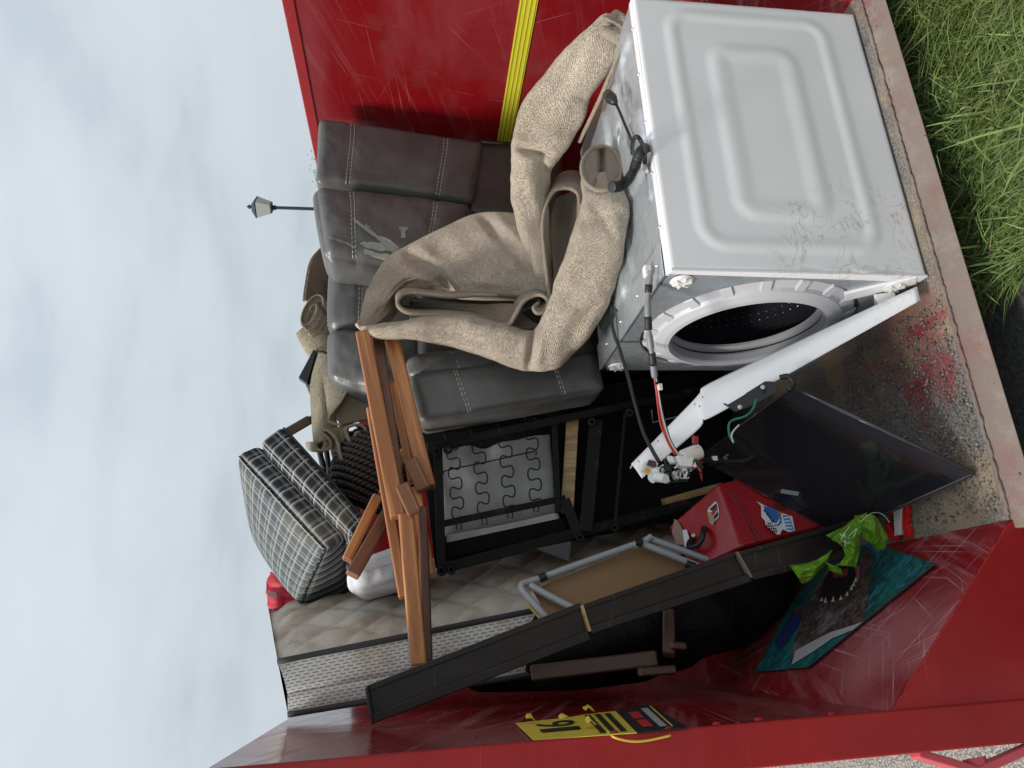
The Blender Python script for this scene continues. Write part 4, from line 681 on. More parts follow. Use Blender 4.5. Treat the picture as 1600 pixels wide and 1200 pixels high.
# ---------------------------------------------------------------- mattress on its edge along the near wall
mt = thing('mattress', 'stained single mattress with quilted face and dark piping standing against the red wall', 'mattress', (.05, 2.4, .35))
q = M('quilted_ticking', (.46, .44, .41), .9); st = q.sm(q.noise(3.4, 6, ro=.65), .40, .66); c = q.mix(st, (.54, .49, .42), (.32, .22, .14)); u = q.xyz(q.co('UV')); dots = q.math('MULTIPLY', q.math('SINE', q.math('MULTIPLY', u[0], 700.)), q.math('SINE', q.math('MULTIPLY', u[1], 700.)))
q.set('Base Color', q.mix(q.math('MULTIPLY', q.sm(dots, .2, .8), .25), c, (.28, .27, .26))).bump(dots, .4, .003); QUILT = q.m
q = M('mattress_border_cloth', (.6, .59, .57), .9); u = q.xyz(q.co('UV')); cu_ = q.math('MULTIPLY', u[1], 85.); row = q.math('FLOOR', cu_); fu = q.math('FRACT', cu_); fv = q.math('FRACT', q.math('MULTIPLY_ADD', u[0], 42., q.math('MULTIPLY', row, .5)))
ds = q.math('MULTIPLY', q.sm(q.math('ABSOLUTE', q.math('SUBTRACT', fu, .5)), .20, .13), q.sm(q.math('ABSOLUTE', q.math('SUBTRACT', fv, .5)), .36, .30)); st = q.sm(q.noise(5.2, 6, ro=.65), .46, .66)
c = q.mix(q.math('MULTIPLY', st, .85), (.66, .64, .60), (.42, .31, .20)); q.set('Base Color', q.mix(q.math('MULTIPLY', ds, .8), c, (.10, .095, .09))).bump(ds, -.4, .003); BORD = q.m
PIPE = M('dark_piping', (.04, .04, .042), .8).m
nT, nB = P(434, 1034, 2.12), P(1090, 903, 2.12); nTl, nBl = P(450, 1116, 2.12), P(1090, 1010, 2.12); fT, fB = P(419, 948, 2.95), P(1080, 752, 2.95); nrm_ = (nB-nT).cross(fT-nT).normalized(); nrm_ = nrm_ if nrm_.x > 0 else -nrm_
Lm = (nB-nT).length
def qf(u, v):
    p = (nT.lerp(nB, u)).lerp(fT.lerp(fB, u), v); a = u*Lm*13+v*7.0; b = u*Lm*13-v*7.0; h = min(abs(math.sin(a*math.pi/2)), abs(math.sin(b*math.pi/2)))**.55
    e_ = min(v*12, (1-v)*12, u*25, 1); return p+nrm_*(.020*h*min(1, e_)-.012*(1-min(1, e_))+noise.noise(p*5)*.008)
G().grid(qf, 110, 70, Lm, .85).obj('quilted_face', QUILT, mt, smooth=True)
def bf(u, v):
    p = (nT.lerp(nB, u)).lerp(nTl.lerp(nBl, u), v); return p+V((0, -.018*math.sin(math.pi*v)**.7+.012*math.exp(-((v-.62)/.03)**2), 0))+V((0, noise.noise(p*6)*.006, -.012*math.sin(math.pi*v)*(1-min(1, u*30))))
G().grid(bf, 90, 24, Lm, .20).obj('border', BORD, mt, smooth=True)
def pip(a, b, off=V((0, -.004, 0))): return [a.lerp(b, t)+off+V((0, noise.noise(V((t*9, a.x, 0)))*.004, 0)) for t in np.linspace(0, 1, 40)]
G().tube(pip(nT, nB), .0085, 8).obj('piping', PIPE, mt, smooth=True); G().tube(pip(nTl, nBl), .0085, 8).obj('piping', PIPE, mt, smooth=True)
fTl, fBl = fT+(nTl-nT), fB+(nBl-nB); G().add([nT, nTl, fTl, fT, nBl, fBl, nB, fB], [(0, 3, 2, 1), (1, 2, 5, 4), (4, 5, 7, 6), (3, 7, 5, 2)]).obj('back_cover', QUILT, mt)
# ---------------------------------------------------------------- bed rail, folding table, tool chest
br = thing('bed_rail', 'long dark brown wooden bed rail in three sections leaning across the mattress', 'bed rail', PZ(1330, 850, .02))
q = M('dark_brown_veneer', (.035, .029, .026), .30, spec=.3); s_ = scratches(q, .1); c = q.mix(q.sm(q.noise(9, 5, q.map((1, 1, .4))), .4, .7), (.015, .012, .011), (.027, .022, .020)); q.set('Base Color', q.mix(q.math('MULTIPLY', q.math('MAXIMUM', s_, q.sm(q.vor(70), .06, .03)), .5), c, (.26, .22, .18))); VEN = q.m
def rail(a, b, c_, d, Ys):              # a-b upper edge, d-c lower edge
    A_, B_, C__, D_ = P(*a, Ys[0]), P(*b, Ys[1]), P(*c_, Ys[1]), P(*d, Ys[0]); t = V((0, .03, .0)); o = G().hexa([A_, B_, C__, D_, A_+t, B_+t, C__+t, D_+t]).obj('rail_section', VEN, br, bevel=.003)
    f = V((0, -.012, 0)); A1, B1 = A_.lerp(D_, .74), B_.lerp(C__, .74); G().hexa([A1+f, B1+f, C__+f+V((0, 0, -.002)), D_+f+V((0, 0, -.002)), A1-f*.2, B1-f*.2, C__-f*.2, D_-f*.2]).obj('lip', VEN, br, bevel=.003)
    A2, B2 = A_.lerp(D_, .16), B_.lerp(C__, .16); f *= .55; G().hexa([A_+f, B_+f, B2+f, A2+f, A_-f*.2, B_-f*.2, B2-f*.2, A2-f*.2]).obj('lip', VEN, br, bevel=.002)
    return A_, B_, C__, D_
r1 = rail((572, 1072), (906, 942), (921, 1000), (581, 1131), (1.835, 1.83)); r2 = rail((908, 946), (1147, 862), (1172, 909), (922, 991), (1.822, 1.815)); r3 = rail((1149, 863), (1330, 812), (1322, 872), (1174, 907), (1.81, 1.80))
G().hexa([r1[0]+V((-.004, -.015, .002)), r1[0].lerp(r1[1], .012)+V((0, -.015, 0)), r1[3].lerp(r1[2], .012)+V((0, -.015, 0)), r1[3]+V((-.004, -.015, 0)), r1[0]+V((-.004, .03, .002)), r1[0].lerp(r1[1], .012)+V((0, .03, 0)), r1[3].lerp(r1[2], .012)+V((0, .03, 0)), r1[3]+V((-.004, .03, 0))]).obj('end_cap', VEN, br, bevel=.003)
for r_, w_ in ((r2, .006), (r3, .006)): G().beam(r_[0]+V((0, -.012, 0)), r_[3].lerp(r_[0], .1)+V((0, -.012, 0)), w_, .03, (0, 1, 0)).obj('split_edge', PINE_L if r_ is r2 else M('worn_edge', (.22, .16, .11), .6).m, br)
ft = thing('folding_table', 'small folding table with grey tube legs and brown board behind the bed rail', 'folding table', P(860, 960, 2.0))
q = M('hardboard', (.22, .13, .055), .6); q.set('Base Color', q.mix(q.math('MULTIPLY', q.sm(q.vor(5.2, q.map(loc=(.1, 0, .12))), .22, .05), q.sm(q.noise(50, 4), .3, .5)), q.mix(q.noise(4, 4), (.20, .115, .05), (.25, .15, .07)), (.07, .035, .02))); HB = q.m
G().hexa([P(832, 922, 2.05), P(1005, 850, 2.09), P(1110, 885, 2.04), P(870, 990, 1.98), P(832, 922, 2.07), P(1005, 850, 2.11), P(1110, 885, 2.06), P(870, 990, 2.0)]).obj('board', HB, ft)
GT = M('grey_enamel_tube', (.33, .345, .36), .4).m
def tb(*pts, r=.010, k=6, mat=GT, nm='leg'): return G().tube([V(q) for q in spl([P(*p) for p in pts], k)], r, 10).obj(nm, mat, ft, smooth=True)
tb((848, 902, 2.04), (920, 876, 2.05), (1005, 846, 2.06), nm='rail'); tb((1000, 848, 2.05), (1050, 868, 2.03), (1105, 890, 2.01)); tb((1012, 840, 2.06), (1055, 856, 2.05), (1110, 876, 2.03)); tb((868, 980, 1.98), (845, 955, 1.99), (818, 925, 2.02), (815, 914, 2.03), (826, 909, 2.04), (848, 903, 2.045)); tb((828, 914, 2.03), (860, 932, 2.01), (905, 955, 1.98)); tb((990, 853, 2.05), (1006, 846, 2.05), (1018, 838, 2.05), nm='hinge')
for a, b in (((843, 904, 2.035), (853, 900, 2.035)), ((994, 846, 2.042), (1003, 849, 2.042)), ((1072, 881, 2.015), (1086, 886, 2.01))): G().tube([P(*a), P(*b)], .0125, 10).obj('rubber_end', BLK, ft)
G().tube([P(812, 918, 2.04), P(830, 950, 2.02), P(850, 972, 2.0)], .005, 6).obj('edge_band', M('yellow_edging', (.5, .42, .04), .5).m, ft)
tch = thing('tool_chest', 'red metal tool chest with racing stickers and black handle behind the glass', 'tool chest', P(1160, 856, 1.95))
q = M('chest_red_enamel', (.33, .008, .014), .3, coat=.3); q.set('Base Color', q.mix(q.math('MULTIPLY', q.sm(q.noise(40, 5, ro=.7), .55, .75), .35), (.33, .008, .014), (.20, .09, .08))); CR = q.m
p1, p2 = P(1121, 754, 2.02), P(1159, 856, 1.93); lf1 = P(1042, 822, 2.16); rt1 = P(1262, 722, 1.99); lf2, rt2 = P(1080, 892, 2.07), P(1296, 820, 1.92)
G().hexa([p1, p2, rt2, rt1, lf1, lf2, lf2+(rt2-p2), lf1+(rt1-p1)]).obj('body', CR, tch, bevel=.012, seg=3)
nf = (p2-p1).cross(lf1-p1).normalized(); nf = nf if nf.dot(EYE-p1) > 0 else -nf; nr2 = (p2-p1).cross(rt1-p1).normalized(); nr2 = nr2 if nr2.dot(EYE-p1) > 0 else -nr2
def TF(x, y, d=.002): return PP(x, y, p1, nf)+nf*d
def TR(x, y, d=.002): return PP(x, y, p1, nr2)+nr2*d
for a, b in (((1140, 764), (1182, 848)), ((1147, 768), (1187, 846))): G().tube([TR(*a, .0), TR(*b, .0)], .002, 6).obj('lid_seam', M('seam_dark_red', (.16, .005, .01), .4).m, tch)
STK = [None]
def flat(poly, f, mat, nm, d=.002, th=.0006):
    n_ = nf if f is TF else nr2; o = G().prism([f(x, y, d) for x, y in poly], n_*th).obj(nm, mat, STK[0] if nm in ('sticker_print', 'torn_paper') else tch)
    if nm not in ('sticker_print', 'torn_paper'): STK[0] = o
    return o
z2 = lambda pts: [(1050+x/6.667, 740+y/6.667) for x, y in pts]
flat(z2([(455, 292), (480, 310), (495, 400), (495, 450), (450, 500), (430, 535), (400, 515), (375, 420), (380, 370)]), TF, WHITEPR, 'round_sticker')
flat(z2([(395, 375), (470, 310), (478, 345), (430, 395)]), TF, BLACKP, 'sticker_print', .0032); flat(z2([(400, 420), (480, 350), (482, 380), (440, 440)]), TF, REDPR, 'sticker_print', .0032); flat(z2([(440, 450), (488, 395), (490, 440), (455, 480)]), TF, BLACKP, 'sticker_print', .0032); flat(z2([(380, 400), (420, 420), (455, 480), (440, 530), (410, 520), (385, 450)]), TF, M('torn_tan_paper', (.40, .27, .16), .8).m, 'torn_paper', .0045)
flat(z2([(880, 292), (960, 335), (1060, 380), (1160, 420), (1250, 450), (1280, 600), (1215, 615), (1150, 585), (1120, 640), (1085, 635), (970, 540), (970, 500), (930, 460), (925, 340)]), TR, WHITEPR, 'racing_sticker')
flat(z2([(950, 345), (1050, 365), (1130, 430), (1140, 520), (1100, 555), (1040, 520), (985, 440)]), TR, M('blue_print', (.03, .13, .38), .4).m, 'sticker_print', .0032); flat(z2([(985, 440), (1040, 520), (1085, 525), (1110, 490), (1108, 455), (1120, 500), (1095, 540), (1040, 535), (990, 465)]), TR, WHITEPR, 'sticker_print', .0045)
flat(z2([(1150, 440), (1215, 440), (1270, 600), (1190, 590)]), TR, M('sky_blue_print', (.08, .25, .50), .4).m, 'sticker_print', .0032); flat(z2([(1080, 395), (1140, 410), (1130, 450), (1105, 430)]), TR, M('orange_print', (.5, .12, .06), .4).m, 'sticker_print', .0045)
g = G()
for (o_, ex, ey, nx, ny) in (((935, 370), (13, 19), (16, 6), 9, 3), ((1005, 500), (14, 14), (-8, 12), 7, 4), ((1035, 318), (22, 2), (6, 18), 7, 3)):
    for i in range(nx):
        for j in range(ny):
            if (i+j) % 2:
                a = (o_[0]+ex[0]*i+ey[0]*j, o_[1]+ex[1]*i+ey[1]*j); g.prism([TR(*k, .0036) for k in z2([a, (a[0]+ex[0], a[1]+ex[1]), (a[0]+ex[0]+ey[0], a[1]+ex[1]+ey[1]), (a[0]+ey[0], a[1]+ey[1])])], nr2*.0004)
o = g.obj('checker_print', BLACKP, STK[0]); o['kind'] = 'stuff'
g = G()
for k in range(4): g.prism([TR(*k_, .0045) for k_ in z2([(1165+k*3, 462+k*34), (1215+k*10, 456+k*36), (1218+k*10, 470+k*36), (1168+k*3, 478+k*34)])], nr2*.0004)
g.obj('sticker_print', WHITEPR, tch)
flat(z2([(985, 50), (1040, 50), (1090, 110), (1150, 260), (1130, 320), (1040, 200)]), TR, M('grey_sticker', (.30, .28, .30), .5).m, 'grey_sticker'); flat(z2([(880, 110), (940, 100), (1010, 170), (1050, 260), (980, 240), (900, 190)]), TR, M('white_sticker', (.42, .40, .40), .5).m, 'grey_sticker')
G().tube([V(q) for q in spl([TF(*k, d) for k, d in zip(z2([(345, 575), (370, 600), (380, 690), (340, 760), (280, 790), (235, 790), (225, 740), (215, 690)]), (.004, .02, .03, .03, .03, .028, .02, .004))], 6)], .0085, 10).obj('handle', BLK, tch, smooth=True)
G().tube([TF(*z2([(225, 668)])[0], .0), TF(*z2([(262, 660)])[0], .02)], .006, 10).obj('lock', GALV, tch)
flat(z2([(40, 480), (75, 500), (130, 600), (190, 700), (190, 760), (60, 740), (15, 620)]), TF, M('dirty_rag', (.30, .20, .17), .9).m, 'paper_scrap', .004, .004); flat(z2([(130, 600), (170, 590), (205, 700), (195, 790), (150, 770)]), TF, WHITEPR, 'paper_scrap', .009)
# ---------------------------------------------------------------- kite, tail, winder
CP, CN = V((XL0, 1.5, 0)), V((CZ, 0, XL0-XL)).normalized()
def KP(x, y, d=.006): return PP(x, y, CP+CN*d, CN)
kt = thing('kite', 'green triangular kite with open toothed jaws printed on it, lying on the sloping side', 'kite', KP(1330, 960))
q = M('teal_sailcloth', (.02, .16, .15), .45); n_ = q.noise(16, 6, dist=1.2, ro=.6); c = q.mix(q.sm(n_, .35, .65), (.006, .045, .04), (.015, .14, .13)); c = q.mix(q.sm(q.noise(9, 5, q.map((1, 3, 1)), dist=2.), .52, .62), c, (.03, .17, .22)); c = q.mix(q.sm(q.noise(4, 3), .55, .65), c, (.02, .10, .05)); q.set('Base Color', c).bump(q.noise(14, 3), .5, .01); TEAL = q.m
poly = [(1460, 882), (1345, 842), (1300, 866), (1262, 905), (1226, 962), (1180, 1050), (1262, 1043)]
G().prism([KP(*p) for p in poly], CN*.0015).obj('sail', TEAL, kt); G().tube([KP(*p, .008) for p in ((1460, 882), (1262, 1043))], .003, 6).obj('spar', BLK, kt); G().tube([KP(*p, .008) for p in ((1460, 882), (1345, 842))], .002, 6).obj('hem', TEAL, kt)
zk = lambda pts: [(1000+x/3.3333, 780+y/3.3333) for x, y in pts]
def kf(pts, mat, nm, d): return G().prism([KP(*p, d) for p in zk(pts)], CN*.0005).obj(nm, mat, kt)
q = M('brown_hide_print', (.10, .065, .055), .6); n_ = q.noise(70, 6, ro=.7); c = q.mix(q.sm(n_, .35, .7), (.018, .011, .011), (.13, .085, .07)); c = q.mix(q.math('MULTIPLY', q.sm(q.noise(12, 4), .5, .72), .7), c, (.25, .22, .235)); q.set('Base Color', c); HIDE = q.m
kf([(1190, 258), (1218, 285), (1216, 320), (1188, 385), (1225, 400), (1195, 440), (1190, 520), (1165, 630), (1110, 680), (1000, 720), (900, 790), (790, 862), (782, 850), (810, 720), (850, 600), (800, 600), (790, 580), (870, 540), (930, 440), (990, 350), (1060, 320), (1130, 290)], HIDE, 'jaw_print', .009)
kf([(790, 862), (810, 790), (900, 740), (1000, 690), (1100, 660), (1160, 640), (1110, 680), (1000, 725), (900, 795)], M('pale_throat_print', (.36, .35, .37), .6).m, 'throat_print', .0105)
kf([(990, 362), (1060, 330), (1110, 350), (1125, 400), (1100, 460), (1050, 510), (1000, 525), (950, 535), (930, 515), (950, 450), (970, 400)], M('mouth_black_print', (.008, .008, .014), .5).m, 'mouth_print', .0112)
kf([(1000, 372), (1085, 362), (1082, 398), (1010, 412)], M('tongue_print', (.20, .05, .03), .5).m, 'tongue_print', .0122); kf([(1112, 340), (1150, 350), (1140, 430), (1120, 440), (1128, 395)], M('gum_print', (.28, .09, .10), .5).m, 'gum_print', .0122)
TOOTH = M('tooth_print', (.62, .52, .36), .5).m
for (x, y, s1) in ((945, 532, 22), (965, 540, 30), (1005, 536, 32), (1045, 526, 26), (1078, 504, 24), (1100, 474, 26), (1112, 455, 26), (1122, 430, 26)): kf([(x-8, y), (x+9, y-3), (x+3, y-s1)], TOOTH, 'tooth_print', .0125)
kf([(700, 740), (800, 590), (840, 600), (830, 650), (720, 790)], M('navy_print', (.015, .03, .13), .5).m, 'leaf_print', .0095); kf([(1160, 200), (1230, 215), (1270, 260), (1240, 285), (1190, 255), (1160, 240)], M('blue_leaf_print', (.03, .12, .25), .5).m, 'leaf_print', .0095)
g = G()
for i in range(6):
    a = V((1330+i*14, 470-i*14)); b = a+V((95-i*4, -70+i*2)); g.prism([KP(*p, .0092) for p in zk([(a.x, a.y), (a.x+30, a.y-34), (b.x, b.y), (a.x+44, a.y-14)])], CN*.0005)
g.obj('leaf_print', M('light_blue_leaf_print', (.03, .16, .21), .5).m, kt)
q = M('lime_plastic_film', (.16, .36, .015), .38, spec=.6); q.set('Base Color', q.mix(q.noise(20, 4), (.075, .19, .008), (.17, .37, .016))); LIME = q.m
def film(poly4, seed, amp=.022, nm='tail'):  # crumpled strip
    fn = patchfn(poly4) if len(poly4) > 2 else (lambda u, v: poly4[0][0].lerp(poly4[0][1], v).lerp(poly4[1][0].lerp(poly4[1][1], v), u))
    def f(u, v):
        p = fn(u, v); h = noise.noise(V((u*2.2+seed, v*3.1, seed)))+.5*abs(noise.noise(V((u*4, v*5+seed, 2)))); return p+(EYE-p).normalized()*amp*h+V((0, 0, .01))
    return G().grid(f, 14, 22).obj(nm, LIME, kt, solid=.0008)
D3 = lambda pts, Y: [P(x, y, Y) for x, y in pts]
film([D3([(1340, 806), (1372, 806), (1392, 842)], 1.70), D3([(1350, 822), (1372, 832), (1388, 856)], 1.69), D3([(1352, 838), (1366, 848), (1376, 860)], 1.71)], 1, .03); film([D3([(1305, 842), (1335, 814), (1360, 800)], 1.72), D3([(1315, 848), (1340, 836), (1352, 826)], 1.68), D3([(1325, 858), (1338, 850), (1350, 838)], 1.70)], 2, .03)
film([D3([(1315, 840), (1326, 868), (1312, 884)], 1.69), D3([(1332, 838), (1338, 862), (1328, 884)], 1.665), D3([(1348, 832), (1348, 862), (1343, 886)], 1.69)], 3, .03); film([D3([(1296, 878), (1320, 888), (1344, 866)], 1.68), D3([(1303, 891), (1322, 898), (1342, 890)], 1.68)], 4, .012)
film([D3([(1240, 884), (1278, 876), (1306, 858)], 1.74), D3([(1250, 898), (1278, 892), (1302, 868)], 1.72), D3([(1258, 912), (1272, 906), (1298, 878)], 1.74)], 5, .03); film([D3([(1296, 836), (1340, 815), (1398, 788)], 1.76), D3([(1310, 846), (1350, 825), (1398, 798)], 1.76)], 6, .010); film([D3([(1378, 812), (1394, 842), (1392, 853)], 1.70), D3([(1366, 820), (1378, 850), (1386, 858)], 1.70)], 7, .010)
LINE = M('white_kite_line', (.6, .6, .56), .7).m
for i in range(2):
    pts = [P(1310+random.uniform(0, 40), 815+random.uniform(0, 40), 1.665) for _ in range(5)]; G().tube([V(q) for q in spl(pts, 6)], .0008, 5).obj('kite_line', LINE, kt)
G().tube([V(q) for q in spl([P(1345, 815, 1.66), P(1362, 802, 1.67), P(1378, 803, 1.68), P(1390, 816, 1.69)], 6)], .0009, 5).obj('kite_line', LINE, kt)
wd = thing('kite_line_winder', 'red plastic kite line winder wound with white string on the gritty floor', 'winder', PZ(1410, 808, 0))
RP = M('red_plastic', (.55, .012, .012), .35).m
def wf(pts, mat, nm, z0=.006, th=.012): return G().prism([PZ(x, y, z0) for x, y in pts], (0, 0, th)).obj(nm, mat, wd, bevel=.0015)
zw = lambda pts: [(1200+x/5.714, 760+y/5.714) for x, y in pts]
wf(zw([(1240, 115), (1285, 92), (1282, 150), (1272, 170), (1280, 250), (1270, 265), (1285, 300), (1275, 345), (1300, 385), (1298, 460), (1270, 470), (1245, 440), (1225, 300)]), RP, 'grip_bar'); wf(zw([(1075, 310), (1120, 305), (1120, 325), (1105, 335), (1150, 420), (1185, 440), (1198, 460), (1180, 482), (1125, 480), (1100, 440)]), RP, 'hook_bar'); wf(zw([(1160, 170), (1180, 160), (1200, 440), (1175, 440), (1165, 300)]), RP, 'spine'); wf(zw([(1088, 225), (1110, 212), (1130, 225), (1130, 255), (1110, 265), (1088, 255)]), RP, 'finger_peg'); wf(zw([(1115, 200), (1165, 170), (1165, 195), (1120, 222)]), RP, 'finger_arm')
q = M('wound_string', (.72, .72, .70), .8); wv_ = q.nd('ShaderNodeTexWave'); q.lk(q.map((1, 1, 1), (0, 0, .3)), wv_.inputs[0]); wv_.inputs['Scale'].default_value = 160; q.bump(wv_.outputs['Fac'], .6, .003); STR = q.m
wf(zw([(1172, 155), (1245, 115), (1232, 430), (1185, 442)]), STR, 'wound_string', .004, .019); wf(zw([(1245, 50), (1300, 30), (1260, 105), (1215, 115)]), WHITEPR, 'string_end', .003, .003)
rb = thing('dark_filler_sack', 'matt black rubbish sack added to darken the gap under the bed rail', 'filler sack', (.08, 2.3, .03))  # unseen object added to keep the gap under the rail black
q = M('black_filler', (.006, .006, .007), .62, spec=.25); q.bump(q.noise(9, 5, dist=1.2), .5, .03); FILLER = q.m
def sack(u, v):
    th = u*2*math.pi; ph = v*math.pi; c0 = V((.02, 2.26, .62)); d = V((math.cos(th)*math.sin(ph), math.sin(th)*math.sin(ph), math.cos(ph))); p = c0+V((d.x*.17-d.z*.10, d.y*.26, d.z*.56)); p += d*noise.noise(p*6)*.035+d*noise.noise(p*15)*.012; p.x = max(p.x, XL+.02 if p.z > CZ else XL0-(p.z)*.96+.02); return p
G().grid(sack, 48, 40).obj('filler_body', FILLER, rb, smooth=True); G().tube([(-.08, 2.36, 1.16), (-.085, 2.35, 1.20), (-.09, 2.34, 1.24)], [.03, .012, .035], 12).obj('knot', FILLER, rb, smooth=True)
# ---------------------------------------------------------------- odd timbers in the dark gap
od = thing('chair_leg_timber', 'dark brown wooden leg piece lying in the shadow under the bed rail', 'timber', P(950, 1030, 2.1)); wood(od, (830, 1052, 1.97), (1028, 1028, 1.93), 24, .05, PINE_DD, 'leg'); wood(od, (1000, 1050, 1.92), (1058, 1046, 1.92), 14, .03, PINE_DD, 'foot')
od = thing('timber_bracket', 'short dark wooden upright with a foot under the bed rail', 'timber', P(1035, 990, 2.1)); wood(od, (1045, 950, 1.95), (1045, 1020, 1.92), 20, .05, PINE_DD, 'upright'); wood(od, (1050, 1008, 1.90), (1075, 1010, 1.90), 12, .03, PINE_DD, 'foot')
# ---------------------------------------------------------------- soft things on top of the heap
def mk_plaid(name, tones):
    q = M(name, (.1, .1, .1), .85, spec=.2); u = q.xyz(q.co('UV'))
    def st(c, k, o, w_): return q.sm(q.math('ABSOLUTE', q.math('SUBTRACT', q.frac(c, k, o), .5)), w_+.02, w_-.02)
    def band(c): return q.math('MULTIPLY', q.math('ADD', st(c, 17., 0., .24), st(c, 17., .5, .09)), .5)
    b = q.math('ADD', band(u[0]), band(u[1])); lt = q.math('MAXIMUM', st(u[0], 17., .38, .024), st(u[1], 17., .38, .024))
    dk, md, lc = tones; c = q.mix(q.sm(b, .0, 1.0), md, dk); c = q.mix(q.math('MULTIPLY', lt, .8), c, lc); ye = q.sm(q.noise(3.2, 5), .5, .7); c = q.mix(q.math('MULTIPLY', ye, .22), c, q.mix(.6, c, (.45, .38, .2)))
    q.set('Base Color', c).bump(q.noise(300, 2), .2, .002); return q.m
PL1 = mk_plaid('grey_plaid', ((.018, .021, .023), (.15, .15, .15), (.5, .5, .5))); PL2 = mk_plaid('pale_plaid', ((.075, .085, .088), (.22, .23, .225), (.38, .395, .39)))
pc = thing('plaid_cushion', 'thick grey checked seat cushion with paler top lying on the white pillow', 'cushion', P(540, 900, 2.6))
k = Cushion([P(366, 706, 2.50), P(510, 862, 2.40), P(549, 838, 2.40), P(404, 690, 2.50), P(396, 842, 2.90), P(468, 950, 2.78), P(549, 932, 2.78), P(470, 830, 2.90)], .03, (.0, .022, .012), .004); o = k.build('pad', PL1, pc, 24)
o.data.materials.append(PL2)
nu_ = (k.c[1]-k.c[0]).cross(k.c[4]-k.c[0]).normalized(); nu_ = nu_ if nu_.z > 0 else -nu_
for p in o.data.polygons:
    if p.normal.dot(nu_) > .72: p.material_index = 1  # upward faces take the paler, lower-contrast plaid
for s_ in ((-1, -1), ): G().tube([k.at(t, -.97, -.97, .002) for t in np.linspace(-.95, .95, 40)], .004, 6).obj('piping', PL1, pc, smooth=True)
G().tube([k.at(.96, -.97, t, .002) for t in np.linspace(-.95, .95, 30)], .004, 6).obj('piping', PL1, pc, smooth=True)
pc2 = thing('plaid_cushion', 'slim grey checked back cushion with black trim beside the thicker cushion', 'cushion', P(560, 830, 2.5))
f4 = [P(404, 690, 2.46), P(549, 838, 2.36), P(572, 812, 2.36), P(440, 662, 2.46)]; sh = [P(430, 780, 2.72)-f4[0]]*4
k = Cushion(f4+[p+s_ for p, s_ in zip(f4, sh)], .022, (.0, .008, .012), .003); k.build('pad', PL1, pc2, 20); G().tube([k.at(t, .98, -.95, .002) for t in np.linspace(-.95, .95, 40)], .006, 6).obj('black_trim', BLK, pc2, smooth=True)
q = M('white_pillow_cloth', (.62, .63, .64), .85); q.bump(q.noise(6, 4, dist=1), .5, .02); PIL = q.m
pw = thing('white_pillow', 'white pillow squeezed between the checked cushion and the mattress', 'pillow', P(600, 900, 2.4))
k = Cushion(c8([(541, 880), (660, 840), (672, 900), (546, 934)], [2.30, 2.28, 2.28, 2.26], .3), .05, (.01, .01, .03), .012, 12); k.build('pillow_case', PIL, pw); k.seam('stitching', M('grey_seam', (.35, .36, .36), .8).m, pw, [(-.9, -.1, -1), (0, -.12, -1), (.9, -.08, -1)], .0014, .05, .001)
q = M('red_canvas', (.42, .015, .03), .7); q.bump(q.noise(9, 4, dist=1), .5, .02); RC = q.m
rc = thing('red_jacket', 'bright red cloth bundle poking out behind the checked cushion', 'cloth', P(470, 930, 2.9))
fn = patchfn([[P(423, 895, 2.95), P(417, 925, 2.92), P(420, 950, 2.90)], [P(440, 895, 2.9), P(440, 925, 2.86), P(440, 952, 2.85)], [P(480, 900, 2.88), P(480, 930, 2.86), P(480, 962, 2.85)]])
G().grid(lambda u, v: fn(u, v)+V((.0, 0, 0))+(EYE-fn(u, v)).normalized()*noise.noise(V((u*4, v*6, 1)))*.03, 16, 16).obj('cloth_body', RC, rc, smooth=True, solid=.01); G().prism([P(418, 925, 2.84), P(432, 926, 2.84), P(433, 933, 2.84), P(419, 932, 2.84)], (0, .01, 0)).obj('strap', M('grey_webbing', (.25, .2, .2), .8).m, rc)
fc = thing('folding_chair', 'red canvas folding chair with brown armrest and black tubes behind the cushions', 'folding chair', P(560, 720, 2.9))
fn = patchfn([[P(520, 690, 2.78), P(526, 720, 2.78), P(534, 752, 2.78)], [P(548, 700, 2.76), P(556, 745, 2.75), P(562, 785, 2.75)], [P(590, 710, 2.74), P(598, 765, 2.74), P(606, 815, 2.74)]]); G().grid(lambda u, v: fn(u, v)+V((0, noise.noise(V((u*3, v*3, 5)))*.02, 0)), 14, 14).obj('canvas_seat', M('dark_red_canvas', (.20, .012, .022), .75).m, fc, smooth=True, solid=.006)
wood(fc, (437, 683, 2.75), (485, 655, 2.75), 15, .04, M('brown_plastic', (.075, .045, .03), .4).m, 'armrest', False)
for a in (((483, 656, 2.77), (490, 652, 2.78), (497, 655, 2.80), (500, 680, 2.85), (505, 730, 2.9), (540, 780, 2.9)), ((508, 690, 2.86), (514, 730, 2.86), (520, 760, 2.86), (560, 800, 2.9)), ((490, 652, 2.80), (498, 700, 2.80), (506, 730, 2.80))): G().tube([V(q) for q in spl([P(*p) for p in a], 6)], .011, 8).obj('frame_tube', BLK, fc, smooth=True)
bgt = thing('black_bag', 'small black folded bag tucked behind the cream rug', 'bag', P(485, 580, 2.75))
k = Cushion(c8([(488, 541), (520, 545), (520, 610), (474, 602)], 2.72, .2), .02, (.0, 0, .01), .01, 14); k.build('pouch', mk_leather('black_nylon', (.02, .021, .023)), bgt, 14); G().prism([P(466, 590, 2.70), P(490, 545, 2.70), P(494, 552, 2.70), P(480, 600, 2.70)], (.0, .03, 0)).obj('flap', BLK, bgt, bevel=.003)
